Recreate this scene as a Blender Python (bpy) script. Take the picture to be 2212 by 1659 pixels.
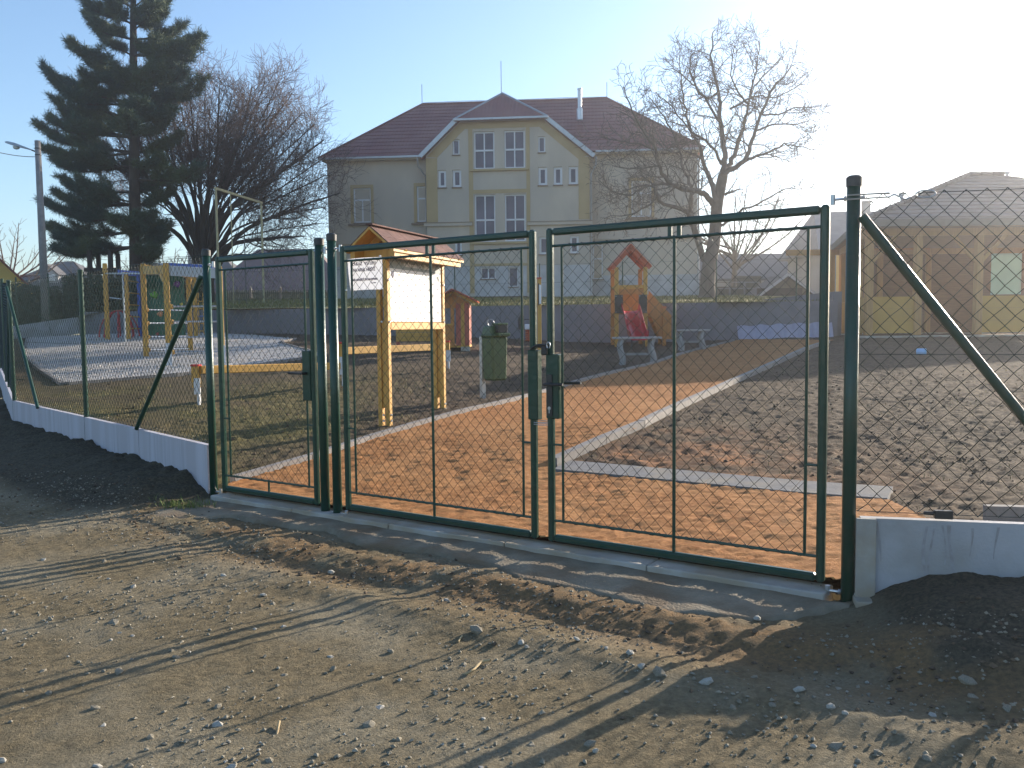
import bpy, bmesh, math, random
import numpy as np
from mathutils import Vector, Matrix

random.seed(7); np.random.seed(7)
RNG = random.Random(11)
for o in list(bpy.data.objects): bpy.data.objects.remove(o)
SC = bpy.context.scene
COL = SC.collection

# ------------------------------------------------------------------ camera
PITCH, ROLL, FPX = math.radians(3.753), math.radians(0.5703), 1850.0
CX, CY = 1106.0, 829.5
CAM = np.array([0., 0., 1.35])
_f = np.array([0, math.cos(PITCH), -math.sin(PITCH)]); _u = np.array([0, math.sin(PITCH), math.cos(PITCH)]); _r = np.array([1., 0, 0])
CR = _r*math.cos(ROLL) - _u*math.sin(ROLL); CU = _u*math.cos(ROLL) + _r*math.sin(ROLL); CF = _f
cd = bpy.data.cameras.new('camera'); cam = bpy.data.objects.new('camera', cd); COL.objects.link(cam)
cd.sensor_width = 36.0; cd.lens = 36.0*FPX/2212.0; cd.clip_end = 3000; cd.clip_start = 0.05
cam.matrix_world = Matrix(((CR[0], CU[0], -CF[0], CAM[0]), (CR[1], CU[1], -CF[1], CAM[1]), (CR[2], CU[2], -CF[2], CAM[2]), (0, 0, 0, 1)))
SC.camera = cam

# ------------------------------------------------------------------ light
SUN_AZ, SUN_EL = math.radians(46.9), math.radians(15.5)
SDIR = np.array([math.cos(SUN_EL)*math.sin(SUN_AZ), math.cos(SUN_EL)*math.cos(SUN_AZ), math.sin(SUN_EL)])
world = bpy.data.worlds.new('World'); SC.world = world; world.use_nodes = True
nt = world.node_tree; nt.nodes.clear()
sky = nt.nodes.new('ShaderNodeTexSky'); sky.sky_type = 'NISHITA'; sky.sun_disc = False
sky.sun_elevation = SUN_EL; sky.sun_rotation = SUN_AZ; sky.altitude = 300
sky.air_density = 1.0; sky.dust_density = 0.9; sky.ozone_density = 2.6
bg = nt.nodes.new('ShaderNodeBackground'); bg.inputs['Strength'].default_value = 0.125
wo = nt.nodes.new('ShaderNodeOutputWorld')
nt.links.new(sky.outputs[0], bg.inputs[0]); nt.links.new(bg.outputs[0], wo.inputs[0])
sl = bpy.data.lights.new('sun', 'SUN'); sl.energy = 5.0; sl.angle = math.radians(0.5); sl.color = (1.0, 0.88, 0.72)
so = bpy.data.objects.new('sun', sl); COL.objects.link(so)
so.rotation_euler = Vector((-SDIR[0], -SDIR[1], -SDIR[2])).to_track_quat('-Z', 'Y').to_euler()
SC.view_settings.view_transform = 'Standard'; SC.view_settings.look = 'None'
SC.view_settings.exposure = 1.12; SC.view_settings.gamma = 1.0; SC.view_settings.use_curve_mapping = False
SC.cycles.max_bounces = 6; SC.cycles.diffuse_bounces = 3; SC.cycles.glossy_bounces = 2; SC.cycles.transmission_bounces = 3
SC.cycles.transparent_max_bounces = 6; SC.cycles.use_denoising = True
SC.cycles.sample_clamp_indirect = 6.0

# ------------------------------------------------------------------ photograph geometry -> world
def ray(x, y): return CF + (x-CX)/FPX*CR - (y-CY)/FPX*CU
def at(x, y, Y):
    d = ray(x, y); return CAM + d*(Y/d[1])

def smooth(a, b, x):
    t = np.clip((x-a)/(b-a), 0, 1); return t*t*(3-2*t)
_perm = np.random.RandomState(3).rand(512, 512)
def vnoise(x, y):
    x = np.asarray(x, float); y = np.asarray(y, float)
    xi = np.floor(x).astype(int); yi = np.floor(y).astype(int); fx = x-xi; fy = y-yi
    fx = fx*fx*(3-2*fx); fy = fy*fy*(3-2*fy)
    a = _perm[xi % 512, yi % 512]; b = _perm[(xi+1) % 512, yi % 512]; c = _perm[xi % 512, (yi+1) % 512]; d = _perm[(xi+1) % 512, (yi+1) % 512]
    return (a*(1-fx)+b*fx)*(1-fy)+(c*(1-fx)+d*fx)*fy - 0.5
def fbm(x, y, f, octv=4, g=0.5):
    s = 0; a = 1.0
    for k in range(octv):
        s = s + a*vnoise(x*f+17.3*k, y*f-9.1*k); f *= 2.03; a *= g
    return s

# gate line
GA = 0.5955
G0 = np.array([1.622, 4.393])
GD = np.array([-math.cos(GA), math.sin(GA)])        # along the gate, away from the hinge post by the camera
GN = np.array([math.sin(GA), math.cos(GA)])         # into the playground
def gate_pt(l, z, w=0.0): p = G0+GD*l+GN*w; return np.array([p[0], p[1], z])
RP = gate_pt(-0.115, 0)[:2]                           # right hinge post
RD = np.array([0.973, -0.232])                       # fence beside the gate
LP = gate_pt(5.035, 0)[:2]
FA = np.array([-6.82, 11.70]); FB = np.array([-18.5, 30.2]); FC = np.array([-15.6, 32.0])
LDIR = (FA-LP)/np.linalg.norm(FA-LP)

CTRL = [(1915,1086,6.1),(1195,1017,7.5),(2205,1112,5.4),(833,921,10.2),(951,894,11.0),(1043,862,12.8),(430,875,12.5),(135,833,15.5),(966,797,16.5),
 (738,833,14.5),(365,792,19.5),(313,771,21.8),(231,735,26.5),(411,759,23),(480,722,29),(58,732,28),(1000,757,22),(1143,737,26),(1240,738,27.5),
 (1365,748,25),(1380,786,18.8),(1500,757,22),(1690,735,24.5),(1746,753,20),(1581,827,14),(1452,885,10.8),(1366,931,9),(1241,981,8),(1993,768,16.5),
 (1900,727,24.6),(1990,726,24.4),(2200,726,24.0),(2200,900,9.5),(2100,1000,7.5)]
pts = [tuple(at(*c)) for c in CTRL]
for l in (0, 1.7, 3.4, 5.0): pts.append(tuple(gate_pt(l, 0.0)))
pts += [(5, 2.8, .0), (9, 2.0, .1), (9, 10, .4), (15, 19, .85), (14, 10, .5), (-5, 9.8, .15), (-7.0, 11.9, .25), (-10, 17.5, .45), (-14.5, 25.5, 1.0), (-17, 30, 1.15), (0, 2, -.1), (-6, 6, -.05),
        (-18, 20, .5), (-25, 30, 1.0), (-12, 8, 0), (-20, 38, 1.5), (12, 26, 1.1), (20, 22, 1.2), (-30, 10, .1)]
pts = np.array(pts)
def _tps(r2): return np.where(r2 > 1e-9, r2*np.log(np.maximum(r2, 1e-9)), 0)
_K = _tps(((pts[:, None, :2]-pts[None, :, :2])**2).sum(-1)) + 1.2*np.eye(len(pts))
_Pm = np.c_[np.ones(len(pts)), pts[:, :2]]
_A = np.block([[_K, _Pm], [_Pm.T, np.zeros((3, 3))]])
_W = np.linalg.solve(_A, np.r_[pts[:, 2], 0, 0, 0])
def zin(x, y):
    x = np.asarray(x, float); y = np.asarray(y, float); s = x.shape
    X = np.c_[x.ravel(), y.ravel()]; out = np.empty(len(X))
    for i in range(0, len(X), 20000):
        c = X[i:i+20000]
        out[i:i+20000] = _tps(((c[:, None]-pts[None, :, :2])**2).sum(-1))@_W[:-3] + _W[-3] + c@_W[-2:]
    return out.reshape(s)
def zlawn(x, y):
    x = np.asarray(x, float); y = np.asarray(y, float)
    z = 2.06 + 0.055*np.clip(y-29, 0, 17) + 0.012*np.clip(y-46, 0, 40)
    z = np.where((x > W1[0]+.1) & (y < 34.0), .9, z)
    low = 1.1 + 0.045*np.clip(y-30, 0, 40)
    return low + (z-low)*smooth(-19, -14, x)
def G(x, y, fn=zin, y0=3.5, y1=75):
    d = ray(x, y); Y = np.arange(y0, y1, .05); P = CAM[None]+d[None]*(Y/d[1])[:, None]
    h = P[:, 2]-fn(P[:, 0], P[:, 1]); i = np.argmax(h < 0)
    if h[i] >= 0: i = len(Y)-1
    return P[i]

# ------------------------------------------------------------------ materials
MATS = {}
def mat(name, col, rough=.7, col2=None, scale=8, mixpow=(.35, .65), bump=0, bscale=60, metal=0, spec=.5, stretch=(1, 1, 1), detail=5, col3=None, scale3=1.2, wave=None, trans=0, sheen=0):
    if name in MATS: return MATS[name]
    m = bpy.data.materials.new(name); m.use_nodes = True; t = m.node_tree; b = t.nodes['Principled BSDF']
    b.inputs['Roughness'].default_value = rough; b.inputs['Metallic'].default_value = metal
    b.inputs['Specular IOR Level'].default_value = spec
    b.inputs['Base Color'].default_value = (*col, 1)
    tc = t.nodes.new('ShaderNodeTexCoord'); mp = t.nodes.new('ShaderNodeMapping'); mp.inputs['Scale'].default_value = stretch
    t.links.new(tc.outputs['Object'], mp.inputs[0]); src = mp.outputs[0]
    cur = None
    if col2 is not None:
        n = t.nodes.new('ShaderNodeTexNoise'); n.inputs['Scale'].default_value = scale; n.inputs['Detail'].default_value = detail
        t.links.new(src, n.inputs['Vector'])
        r = t.nodes.new('ShaderNodeValToRGB'); r.color_ramp.elements[0].position = mixpow[0]; r.color_ramp.elements[1].position = mixpow[1]
        r.color_ramp.elements[0].color = (*col, 1); r.color_ramp.elements[1].color = (*col2, 1)
        t.links.new(n.outputs['Fac'], r.inputs[0]); cur = r.outputs[0]
        if col3 is not None:
            n3 = t.nodes.new('ShaderNodeTexNoise'); n3.inputs['Scale'].default_value = scale3; n3.inputs['Detail'].default_value = 4
            t.links.new(src, n3.inputs['Vector'])
            r3 = t.nodes.new('ShaderNodeValToRGB'); r3.color_ramp.elements[0].position = .42; r3.color_ramp.elements[1].position = .62
            t.links.new(n3.outputs['Fac'], r3.inputs[0])
            mx = t.nodes.new('ShaderNodeMix'); mx.data_type = 'RGBA'
            t.links.new(r3.outputs[0], mx.inputs[0]); t.links.new(cur, mx.inputs[6]); mx.inputs[7].default_value = (*col3, 1); cur = mx.outputs[2]
        t.links.new(cur, b.inputs['Base Color'])
    if bump or wave:
        nb = t.nodes.new('ShaderNodeTexNoise'); nb.inputs['Scale'].default_value = bscale; nb.inputs['Detail'].default_value = 4
        t.links.new(src, nb.inputs['Vector'])
        bp = t.nodes.new('ShaderNodeBump'); bp.inputs['Strength'].default_value = bump; bp.inputs['Distance'].default_value = .02
        h = nb.outputs['Fac']
        if wave:
            w = t.nodes.new('ShaderNodeTexWave'); w.wave_type = 'BANDS'; w.bands_direction = wave[0]; w.inputs['Scale'].default_value = wave[1]; w.inputs['Distortion'].default_value = wave[3] if len(wave) > 3 else 0
            t.links.new(tc.outputs['Object'], w.inputs['Vector'])
            bp.inputs['Distance'].default_value = wave[2]; bp.inputs['Strength'].default_value = max(bump, .5); h = w.outputs['Fac']
        t.links.new(h, bp.inputs['Height']); t.links.new(bp.outputs[0], b.inputs['Normal'])
    if trans: b.inputs['Transmission Weight'].default_value = trans
    MATS[name] = m; return m

def mat_attr(name, cols, scale, bump, bscale):
    """ground: colours blended by the vertex attributes a, b (kind of soil, and some painted shade) with fine noise"""
    m = bpy.data.materials.new(name); m.use_nodes = True; t = m.node_tree; b = t.nodes['Principled BSDF']
    b.inputs['Roughness'].default_value = .95; b.inputs['Specular IOR Level'].default_value = .15
    tc = t.nodes.new('ShaderNodeTexCoord'); cur = None
    def noisy(c1, c2, sc, lo=.38, hi=.62):
        n = t.nodes.new('ShaderNodeTexNoise'); n.inputs['Scale'].default_value = sc; n.inputs['Detail'].default_value = 6; n.inputs['Roughness'].default_value = .65
        t.links.new(tc.outputs['Object'], n.inputs['Vector'])
        r = t.nodes.new('ShaderNodeValToRGB'); r.color_ramp.elements[0].position = lo; r.color_ramp.elements[1].position = hi
        r.color_ramp.elements[0].color = (*c1, 1); r.color_ramp.elements[1].color = (*c2, 1); t.links.new(n.outputs['Fac'], r.inputs[0]); return r.outputs[0]
    cur = noisy(cols[0][0], cols[0][1], scale)
    big = noisy(cols[1][0], cols[1][1], scale*1.7)
    n2 = t.nodes.new('ShaderNodeTexNoise'); n2.inputs['Scale'].default_value = 1.3; n2.inputs['Detail'].default_value = 5
    t.links.new(tc.outputs['Object'], n2.inputs['Vector'])
    r2 = t.nodes.new('ShaderNodeValToRGB'); r2.color_ramp.elements[0].position = .45; r2.color_ramp.elements[1].position = .6; t.links.new(n2.outputs['Fac'], r2.inputs[0])
    mx = t.nodes.new('ShaderNodeMix'); mx.data_type = 'RGBA'; t.links.new(r2.outputs[0], mx.inputs[0]); t.links.new(cur, mx.inputs[6]); t.links.new(big, mx.inputs[7]); cur = mx.outputs[2]
    for k, an in ((2, 'a'), (3, 'b')):
        if k >= len(cols): break
        at_ = t.nodes.new('ShaderNodeAttribute'); at_.attribute_name = an
        c = noisy(cols[k][0], cols[k][1], scale*1.3)
        mx = t.nodes.new('ShaderNodeMix'); mx.data_type = 'RGBA'; t.links.new(at_.outputs['Fac'], mx.inputs[0]); t.links.new(cur, mx.inputs[6]); t.links.new(c, mx.inputs[7]); cur = mx.outputs[2]
    t.links.new(cur, b.inputs['Base Color'])
    nb = t.nodes.new('ShaderNodeTexNoise'); nb.inputs['Scale'].default_value = bscale; nb.inputs['Detail'].default_value = 6; nb.inputs['Roughness'].default_value = .7
    t.links.new(tc.outputs['Object'], nb.inputs['Vector'])
    bp = t.nodes.new('ShaderNodeBump'); bp.inputs['Strength'].default_value = bump; bp.inputs['Distance'].default_value = .02
    t.links.new(nb.outputs['Fac'], bp.inputs['Height']); t.links.new(bp.outputs[0], b.inputs['Normal'])
    MATS[name] = m; return m

GREEN = mat('green_paint', (.006, .045, .030), .3, (.012, .058, .040), 4, spec=.4, bump=.12, bscale=25, col3=(.018, .05, .034), scale3=9)
WIRE = mat('green_wire', (.008, .024, .019), .24, spec=.6)
CAPM = mat('dark_cap', (.03, .035, .035), .5, (.05, .05, .05), 20)
ZINC = mat('zinc', (.55, .56, .58), .35, (.45, .46, .48), 12, metal=.8)
BLACK = mat('black_plastic', (.015, .015, .017), .45, (.03, .03, .03), 15)
CONC = mat('pale_concrete', (.42, .40, .36), .88, (.33, .31, .28), 6, bump=.2, bscale=50, col3=(.33, .28, .21), scale3=3.5)
CONCG = mat('grey_concrete', (.20, .195, .195), .9, (.155, .15, .15), 9, bump=.25, bscale=60, col3=(.24, .21, .17), scale3=3)
CONCK = mat('kerb_concrete', (.28, .255, .235), .9, (.21, .19, .175), 10, bump=.25, bscale=60)
YWOOD = mat('yellow_wood', (.60, .33, .06), .55, (.50, .26, .045), 3, stretch=(8, 8, 1.0), bump=.12, bscale=20)
OWOOD = mat('orange_wood', (.52, .21, .04), .55, (.42, .16, .03), 3, stretch=(7, 7, 1.0), bump=.12, bscale=20)
REDW = mat('red_painted_wood', (.42, .10, .06), .55, (.35, .08, .05), 4, stretch=(6, 6, 1), bump=.1, bscale=20)
ORED = mat('orange_red_roof', (.55, .12, .045), .5, (.48, .10, .04), 5)
RED = mat('red_plastic', (.50, .02, .03), .22, (.44, .02, .03), 4)
REDCAP = mat('red_cap', (.6, .04, .03), .4)
BLUE = mat('blue_board', (.02, .09, .42), .4, (.02, .07, .36), 5)
GPANEL = mat('green_panel', (.012, .13, .07), .5, (.01, .11, .06), 5)
WHITE = mat('white_print', (.80, .80, .80), .6, (.76, .77, .78), 4)
SIGNW = mat('white_plastic_sheet', (.78, .77, .80), .45, (.74, .73, .76), 5)
_t = SIGNW.node_tree; _tr = _t.nodes.new('ShaderNodeBsdfTranslucent'); _tr.inputs[0].default_value = (.8, .8, .84, 1); _mx = _t.nodes.new('ShaderNodeMixShader'); _mx.inputs[0].default_value = .26
_t.links.new(_t.nodes['Principled BSDF'].outputs[0], _mx.inputs[1]); _t.links.new(_tr.outputs[0], _mx.inputs[2]); _t.links.new(_mx.outputs[0], _t.nodes['Material Output'].inputs[0])
INK = mat('dark_ink', (.03, .03, .09), .7)
GREYB = mat('grey_print', (.22, .26, .26), .6)

# ------------------------------------------------------------------ mesh builder
LOC = {}
class MB:
    def __init__(s): s.v = []; s.f = []; s.n = 0
    def add(s, v, faces):
        v = np.asarray(v, float); s.v.append(v)
        if isinstance(faces, np.ndarray): s.f.append(faces+s.n)
        else:
            for q in faces: s.f.append(np.array([q])+s.n)
        s.n += len(v); return s
    def box(s, c, size, R=None, taper=1.0):
        x, y, z = np.array(size)/2
        v = np.array([[-x,-y,-z],[x,-y,-z],[x,y,-z],[-x,y,-z],[-x*taper,-y*taper,z],[x*taper,-y*taper,z],[x*taper,y*taper,z],[-x*taper,y*taper,z]])
        if R is not None: v = v@np.asarray(R).T
        return s.add(v+np.asarray(c), np.array([[0,3,2,1],[4,5,6,7],[0,1,5,4],[1,2,6,5],[2,3,7,6],[3,0,4,7]]))
    def bar(s, a, b, w, h, up=(0, 0, 1), over=0):
        a = np.asarray(a, float); b = np.asarray(b, float); d = b-a; L = np.linalg.norm(d); d /= L
        a = a-d*over; b = b+d*over; L += 2*over
        up = np.asarray(up, float); sx = np.cross(d, up); k = np.linalg.norm(sx)
        if k < 1e-5: sx = np.cross(d, (1, 0, 0)); k = np.linalg.norm(sx)
        sx /= k; uz = np.cross(sx, d)
        return s.box((a+b)/2, (L, w, h), np.c_[d, sx, uz])
    def tube(s, polys, r, sides=6, ref=(.31, .93, .17), cap=False):
        if not isinstance(polys, list): polys = [polys]
        ps = [np.asarray(p, float) for p in polys]; n = [len(p) for p in ps]
        P = np.concatenate(ps)
        if np.isscalar(r): R = np.full(len(P), float(r))
        else: R = np.concatenate([np.broadcast_to(np.asarray(q, float), (k,)) for q, k in zip(r, n)]) if isinstance(r, list) else np.asarray(r, float)
        ends = np.cumsum(n); last = np.zeros(len(P), bool); last[ends-1] = True; first = np.zeros(len(P), bool); first[ends-np.array(n)] = True
        D = np.zeros_like(P); D[:-1] = P[1:]-P[:-1]; D[last] = 0
        L = np.linalg.norm(D, axis=1, keepdims=True); D = D/np.maximum(L, 1e-9)
        T = D.copy(); T[1:] += np.where(first[1:, None], 0, D[:-1])
        T /= np.maximum(np.linalg.norm(T, axis=1, keepdims=True), 1e-9)
        N = np.cross(T, np.asarray(ref, float)[None]); N /= np.maximum(np.linalg.norm(N, axis=1, keepdims=True), 1e-6); B = np.cross(T, N)
        a = np.arange(sides)*2*np.pi/sides
        V = P[:, None]+R[:, None, None]*(np.cos(a)[None, :, None]*N[:, None]+np.sin(a)[None, :, None]*B[:, None])
        i = np.where(~last)[0]; k = np.arange(sides); k2 = (k+1) % sides
        F = np.stack([i[:, None]*sides+k, i[:, None]*sides+k2, (i[:, None]+1)*sides+k2, (i[:, None]+1)*sides+k], -1).reshape(-1, 4)
        n0 = s.n
        s.add(V.reshape(-1, 3), F)
        if cap:
            for e, k_ in zip(ends, n):
                s.f.append(np.array([list(range(n0+(e-1)*sides, n0+e*sides))])); b0 = n0+(e-k_)*sides
                s.f.append(np.array([list(range(b0, b0+sides))[::-1]]))
        return s
    def rod(s, a, b, r, sides=10, r2=None): return s.tube(np.array([a, b]), [np.array([r, r if r2 is None else r2])], sides, cap=True)
    def prism(s, poly, d):
        """polygon (n,3) extruded by vector d"""
        p = np.asarray(poly, float); n = len(p); d = np.asarray(d, float)
        F = [list(range(n))[::-1], list(range(n, 2*n))]+[[i, (i+1) % n, n+(i+1) % n, n+i] for i in range(n)]
        return s.add(np.r_[p, p+d], F)
    def lathe(s, prof, c=(0, 0, 0), sides=16):
        prof = np.asarray(prof, float); a = np.arange(sides)*2*np.pi/sides
        V = np.stack([prof[:, None, 0]*np.cos(a), prof[:, None, 0]*np.sin(a), np.broadcast_to(prof[:, None, 1], (len(prof), sides))], -1).reshape(-1, 3)+np.asarray(c)
        F = [[i*sides+k, i*sides+(k+1) % sides, (i+1)*sides+(k+1) % sides, (i+1)*sides+k] for i in range(len(prof)-1) for k in range(sides)]
        F += [list(range(sides))[::-1], list(range((len(prof)-1)*sides, len(prof)*sides))]
        return s.add(V, F)
    def mesh(s, name, m, off=(0, 0, 0), smooth=False):
        me = bpy.data.meshes.new(name); V = np.concatenate(s.v)-np.asarray(off)
        lt = np.concatenate([np.full(len(q), q.shape[1], int) for q in s.f]); li = np.concatenate([q.ravel() for q in s.f])
        me.vertices.add(len(V)); me.vertices.foreach_set('co', V.astype(np.float32).ravel())
        me.loops.add(len(li)); me.loops.foreach_set('vertex_index', li.astype(np.int32))
        me.polygons.add(len(lt)); me.polygons.foreach_set('loop_start', np.r_[0, np.cumsum(lt)[:-1]].astype(np.int32))
        me.update(calc_edges=True); me.validate()
        if m: me.materials.append(m)
        me.polygons.foreach_set('use_smooth', np.full(len(me.polygons), bool(smooth)))
        return me
    def build(s, name, m, parent=None, local=False, smooth=False, bevel=0, **props):
        off = (0, 0, 0) if (local or parent is None) else LOC.get(parent.name, (0, 0, 0))
        o = bpy.data.objects.new(name, s.mesh(name, m, off, smooth)); COL.objects.link(o)
        if parent is not None: o.parent = parent; LOC[o.name] = off
        if bevel:
            bm = bmesh.new(); bm.from_mesh(o.data); bmesh.ops.bevel(bm, geom=bm.edges[:], offset=bevel, segments=1, affect='EDGES', clamp_overlap=True); bm.to_mesh(o.data); bm.free()
        for k, v in props.items(): o[k] = v
        return o
def thing(name, label, cat, loc=(0, 0, 0), rotz=0, group=None):
    o = bpy.data.objects.new(name, None); o.empty_display_size = .1; COL.objects.link(o)
    o.location = [float(q) for q in loc]; o.rotation_euler = (0, 0, rotz); o['label'] = label; o['category'] = cat
    if group: o['group'] = group
    LOC[o.name] = tuple(float(q) for q in loc); return o
def tag(o, label, cat, group=None):
    o['label'] = label; o['category'] = cat
    if group: o['group'] = group
    return o
def struct(o): o['kind'] = 'structure'; return o
def stuff(o): o['kind'] = 'stuff'; return o
def rz(a): c, s_ = math.cos(a), math.sin(a); return np.array([[c, -s_, 0], [s_, c, 0], [0, 0, 1]])
def place(mb, name, m, parent, **k): return mb.build(name, m, parent, **k)

def in_poly(x, y, poly):
    x = np.asarray(x); y = np.asarray(y); c = np.zeros(x.shape, bool); n = len(poly); j = n-1
    for i in range(n):
        xi, yi = poly[i]; xj, yj = poly[j]
        c ^= ((yi > y) != (yj > y)) & (x < (xj-xi)*(y-yi)/((yj-yi) if abs(yj-yi) > 1e-12 else 1e-12)+xi); j = i
    return c
def grid_mesh(name, xs, ys, zf, m, keep=None, attrs=None, smooth=True):
    X, Y = np.meshgrid(xs, ys); Z = zf(X, Y); nx, ny = len(xs), len(ys)
    i = (np.arange(ny-1)[:, None]*nx+np.arange(nx-1)[None]).ravel(); F = np.c_[i, i+1, i+1+nx, i+nx]
    V = np.c_[X.ravel(), Y.ravel(), Z.ravel()]
    if keep is not None:
        k = keep((X[:-1, :-1]+X[1:, 1:])/2, (Y[:-1, :-1]+Y[1:, 1:])/2).ravel(); F = F[k]
        used = np.unique(F); mp = np.zeros(len(V), int); mp[used] = np.arange(len(used)); V = V[used]; F = mp[F]
    o = MB().add(V, F).build(name, m, smooth=smooth)
    if attrs:
        for an, fn in attrs.items():
            a = o.data.attributes.new(an, 'FLOAT', 'POINT'); a.data.foreach_set('value', np.clip(fn(V[:, 0], V[:, 1]), 0, 1).astype(np.float32))
    return o

# ------------------------------------------------------------------ outlines on the ground
def gp(*pix): return [tuple(G(*p)[:2]) for p in pix]
PATH_L = gp((503,1043),(557,1033),(674,993),(712,977),(843,940),(957,905),(1049,883),(1150,857),(1207,840),(1364,799),(1458,771),(1600,733.5))
PATH_R = gp((1195,1004),(1241,981),(1290,960),(1366,931),(1452,885),(1520,855),(1581,827),(1679,784),(1747,753),(1800,735.5))
STRIP0 = G(1193,1019)[:2]; STRIP1 = G(1918,1086)[:2]
GATE_IN_R = gate_pt(-.05, 0, .05)[:2]; GATE_IN_L = gate_pt(4.95, 0, .05)[:2]
RIGHT_OUT = RP+RD*.95+GN*.15
PATH = [tuple(GATE_IN_R)]+[tuple(GATE_IN_L)]+PATH_L+PATH_R[::-1]+[tuple(STRIP0+GN*-.02), tuple(STRIP1+GN*-.02), tuple(RIGHT_OUT)]
GRAVEL = gp((52,771),(135,833),(294,819),(440,806),(560,790),(705,767),(600,741),(640,733),(560,726),(480,721),(250,722))+[tuple(G(60,731)[:2])]
WL = at(480,673.6,30.0); WR = at(1790,652,26.0)
_wd = (WR-WL)[:2]/np.linalg.norm((WR-WL)[:2])
W0 = WL[:2]-_wd*5.6; W1 = WR[:2]+_wd*.25
def wall_side(x, y): return (x-W0[0])*(-_wd[1])+(y-W0[1])*_wd[0]     # >0 behind the retaining wall
def gate_side(x, y): return (x-G0[0])*GN[0]+(y-G0[1])*GN[1]
def fence_inside(x, y):
    x = np.asarray(x); y = np.asarray(y)
    a = gate_side(x, y) > 0.06
    b = ((x-RP[0])*(-RD[1])+(y-RP[1])*RD[0]) > 0.06
    r = np.where(x > RP[0]-.02, b, a)
    nl = np.array([LDIR[1], -LDIR[0]]); c = ((x-LP[0])*nl[0]+(y-LP[1])*nl[1]) > 0.05
    fd = (FB-FA)/np.linalg.norm(FB-FA); nf = np.array([fd[1], -fd[0]]); d = ((x-FA[0])*nf[0]+(y-FA[1])*nf[1]) > 0.05
    return r & c & d

# ------------------------------------------------------------------ ground
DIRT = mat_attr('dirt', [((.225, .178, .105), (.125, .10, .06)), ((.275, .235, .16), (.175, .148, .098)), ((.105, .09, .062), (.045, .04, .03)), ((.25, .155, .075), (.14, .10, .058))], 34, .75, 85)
SOIL = mat_attr('soil', [((.135, .096, .062), (.046, .034, .026)), ((.165, .118, .074), (.065, .048, .034)), ((.16, .13, .05), (.10, .09, .04)), ((.42, .19, .08), (.22, .12, .07))], 14, .6, 45)
ORANGE = mat_attr('orange_sand', [((.46, .215, .082), (.29, .122, .043)), ((.49, .245, .10), (.37, .165, .06)), ], 16, .7, 60)
GRAVM = mat_attr('gravel_grey', [((.55, .52, .48), (.36, .34, .32)), ((.60, .565, .53), (.41, .385, .36))], 30, .45, 40)
LAWN = mat('dry_lawn', (.20, .17, .055), .95, (.12, .125, .04), 3, bump=.6, bscale=60, col3=(.26, .21, .085), scale3=.6)

def rfence_d(x, y): return (x-RP[0])*RD[1]-(y-RP[1])*RD[0]          # distance outside the right fence
def rfence_s(x, y): return (x-RP[0])*RD[0]+(y-RP[1])*RD[1]
def lfence_d(x, y): return -(x-LP[0])*LDIR[1]+(y-LP[1])*LDIR[0]*1.0 if False else ((x-LP[0])*(-LDIR[1])+(y-LP[1])*LDIR[0])
def lfence_s(x, y): return (x-LP[0])*LDIR[0]+(y-LP[1])*LDIR[1]
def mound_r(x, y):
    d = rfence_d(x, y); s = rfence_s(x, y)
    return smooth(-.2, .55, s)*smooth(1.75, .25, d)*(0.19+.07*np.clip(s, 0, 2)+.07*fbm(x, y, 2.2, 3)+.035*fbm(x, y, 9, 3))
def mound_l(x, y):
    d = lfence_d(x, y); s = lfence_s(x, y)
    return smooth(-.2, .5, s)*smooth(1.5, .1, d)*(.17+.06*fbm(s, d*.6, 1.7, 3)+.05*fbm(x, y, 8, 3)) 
def zout(x, y):
    g = -gate_side(x, y)
    base = -.10 + .05*smooth(-2, -5, x)
    rut = -.024*np.exp(-((g-.95+.25*fbm(x, y, .8, 2))/.16)**2)*smooth(-3.4, -1.5, x)
    ridge = .017*np.exp(-((g-.62+.2*fbm(x+3, y, .9, 2))/.13)**2)*smooth(-3.2, -1.2, x) + .025*np.exp(-((g-1.25+.2*fbm(x, y+5, .8, 2))/.14)**2)*smooth(-2.6, -.6, x)
    n = .022*fbm(x, y, .8, 2)+.004*fbm(x, y, 5, 2)+.0065*fbm(x, y, 20, 3, .6)*(1+1.5*np.exp(-(g-.75)**2/.4))
    far = smooth(11, 30, y)*1.0
    return base+rut+ridge+n+mound_r(x, y)+mound_l(x, y)+far
def out_keep(x, y):
    a = gate_side(x, y) < .0
    b = rfence_d(x, y) > -.03
    r = np.where(x > RP[0], b, np.where(x < LP[0], True, a))
    _fd = (FB-FA)/np.linalg.norm(FB-FA); lf = (lfence_d(x, y) > -.04) | (((x-FA[0])*_fd[1]-(y-FA[1])*_fd[0]) < .04)
    return r & np.where(x < LP[0]-.0, lf, True) & (y < 15)
gx = np.r_[np.arange(-9.6, -5, .04), np.arange(-5, 4.2, .024)]; gy = np.r_[np.arange(2.0, 7.5, .022), np.arange(7.5, 14.0, .035)]
def dark_soil_and_shade(x, y): return np.clip(mound_r(x, y)*9, 0, 1)*1.0+.95*smooth(.01, .05, mound_l(x, y))  # dark mound soil, plus the shade beside the low walls put into the colour
def warm_soil(x, y):
    g = -gate_side(x, y); return 1.1*np.exp(-((g-.75)/.33)**2)*smooth(-.25, .25, fbm(x, y, 2.6, 4)+.12)*smooth(-3.4, -2.2, x)
dg = grid_mesh('dirt_ground', gx, gy, zout, DIRT, out_keep, {'a': dark_soil_and_shade, 'b': warm_soil}); struct(dg)
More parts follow.
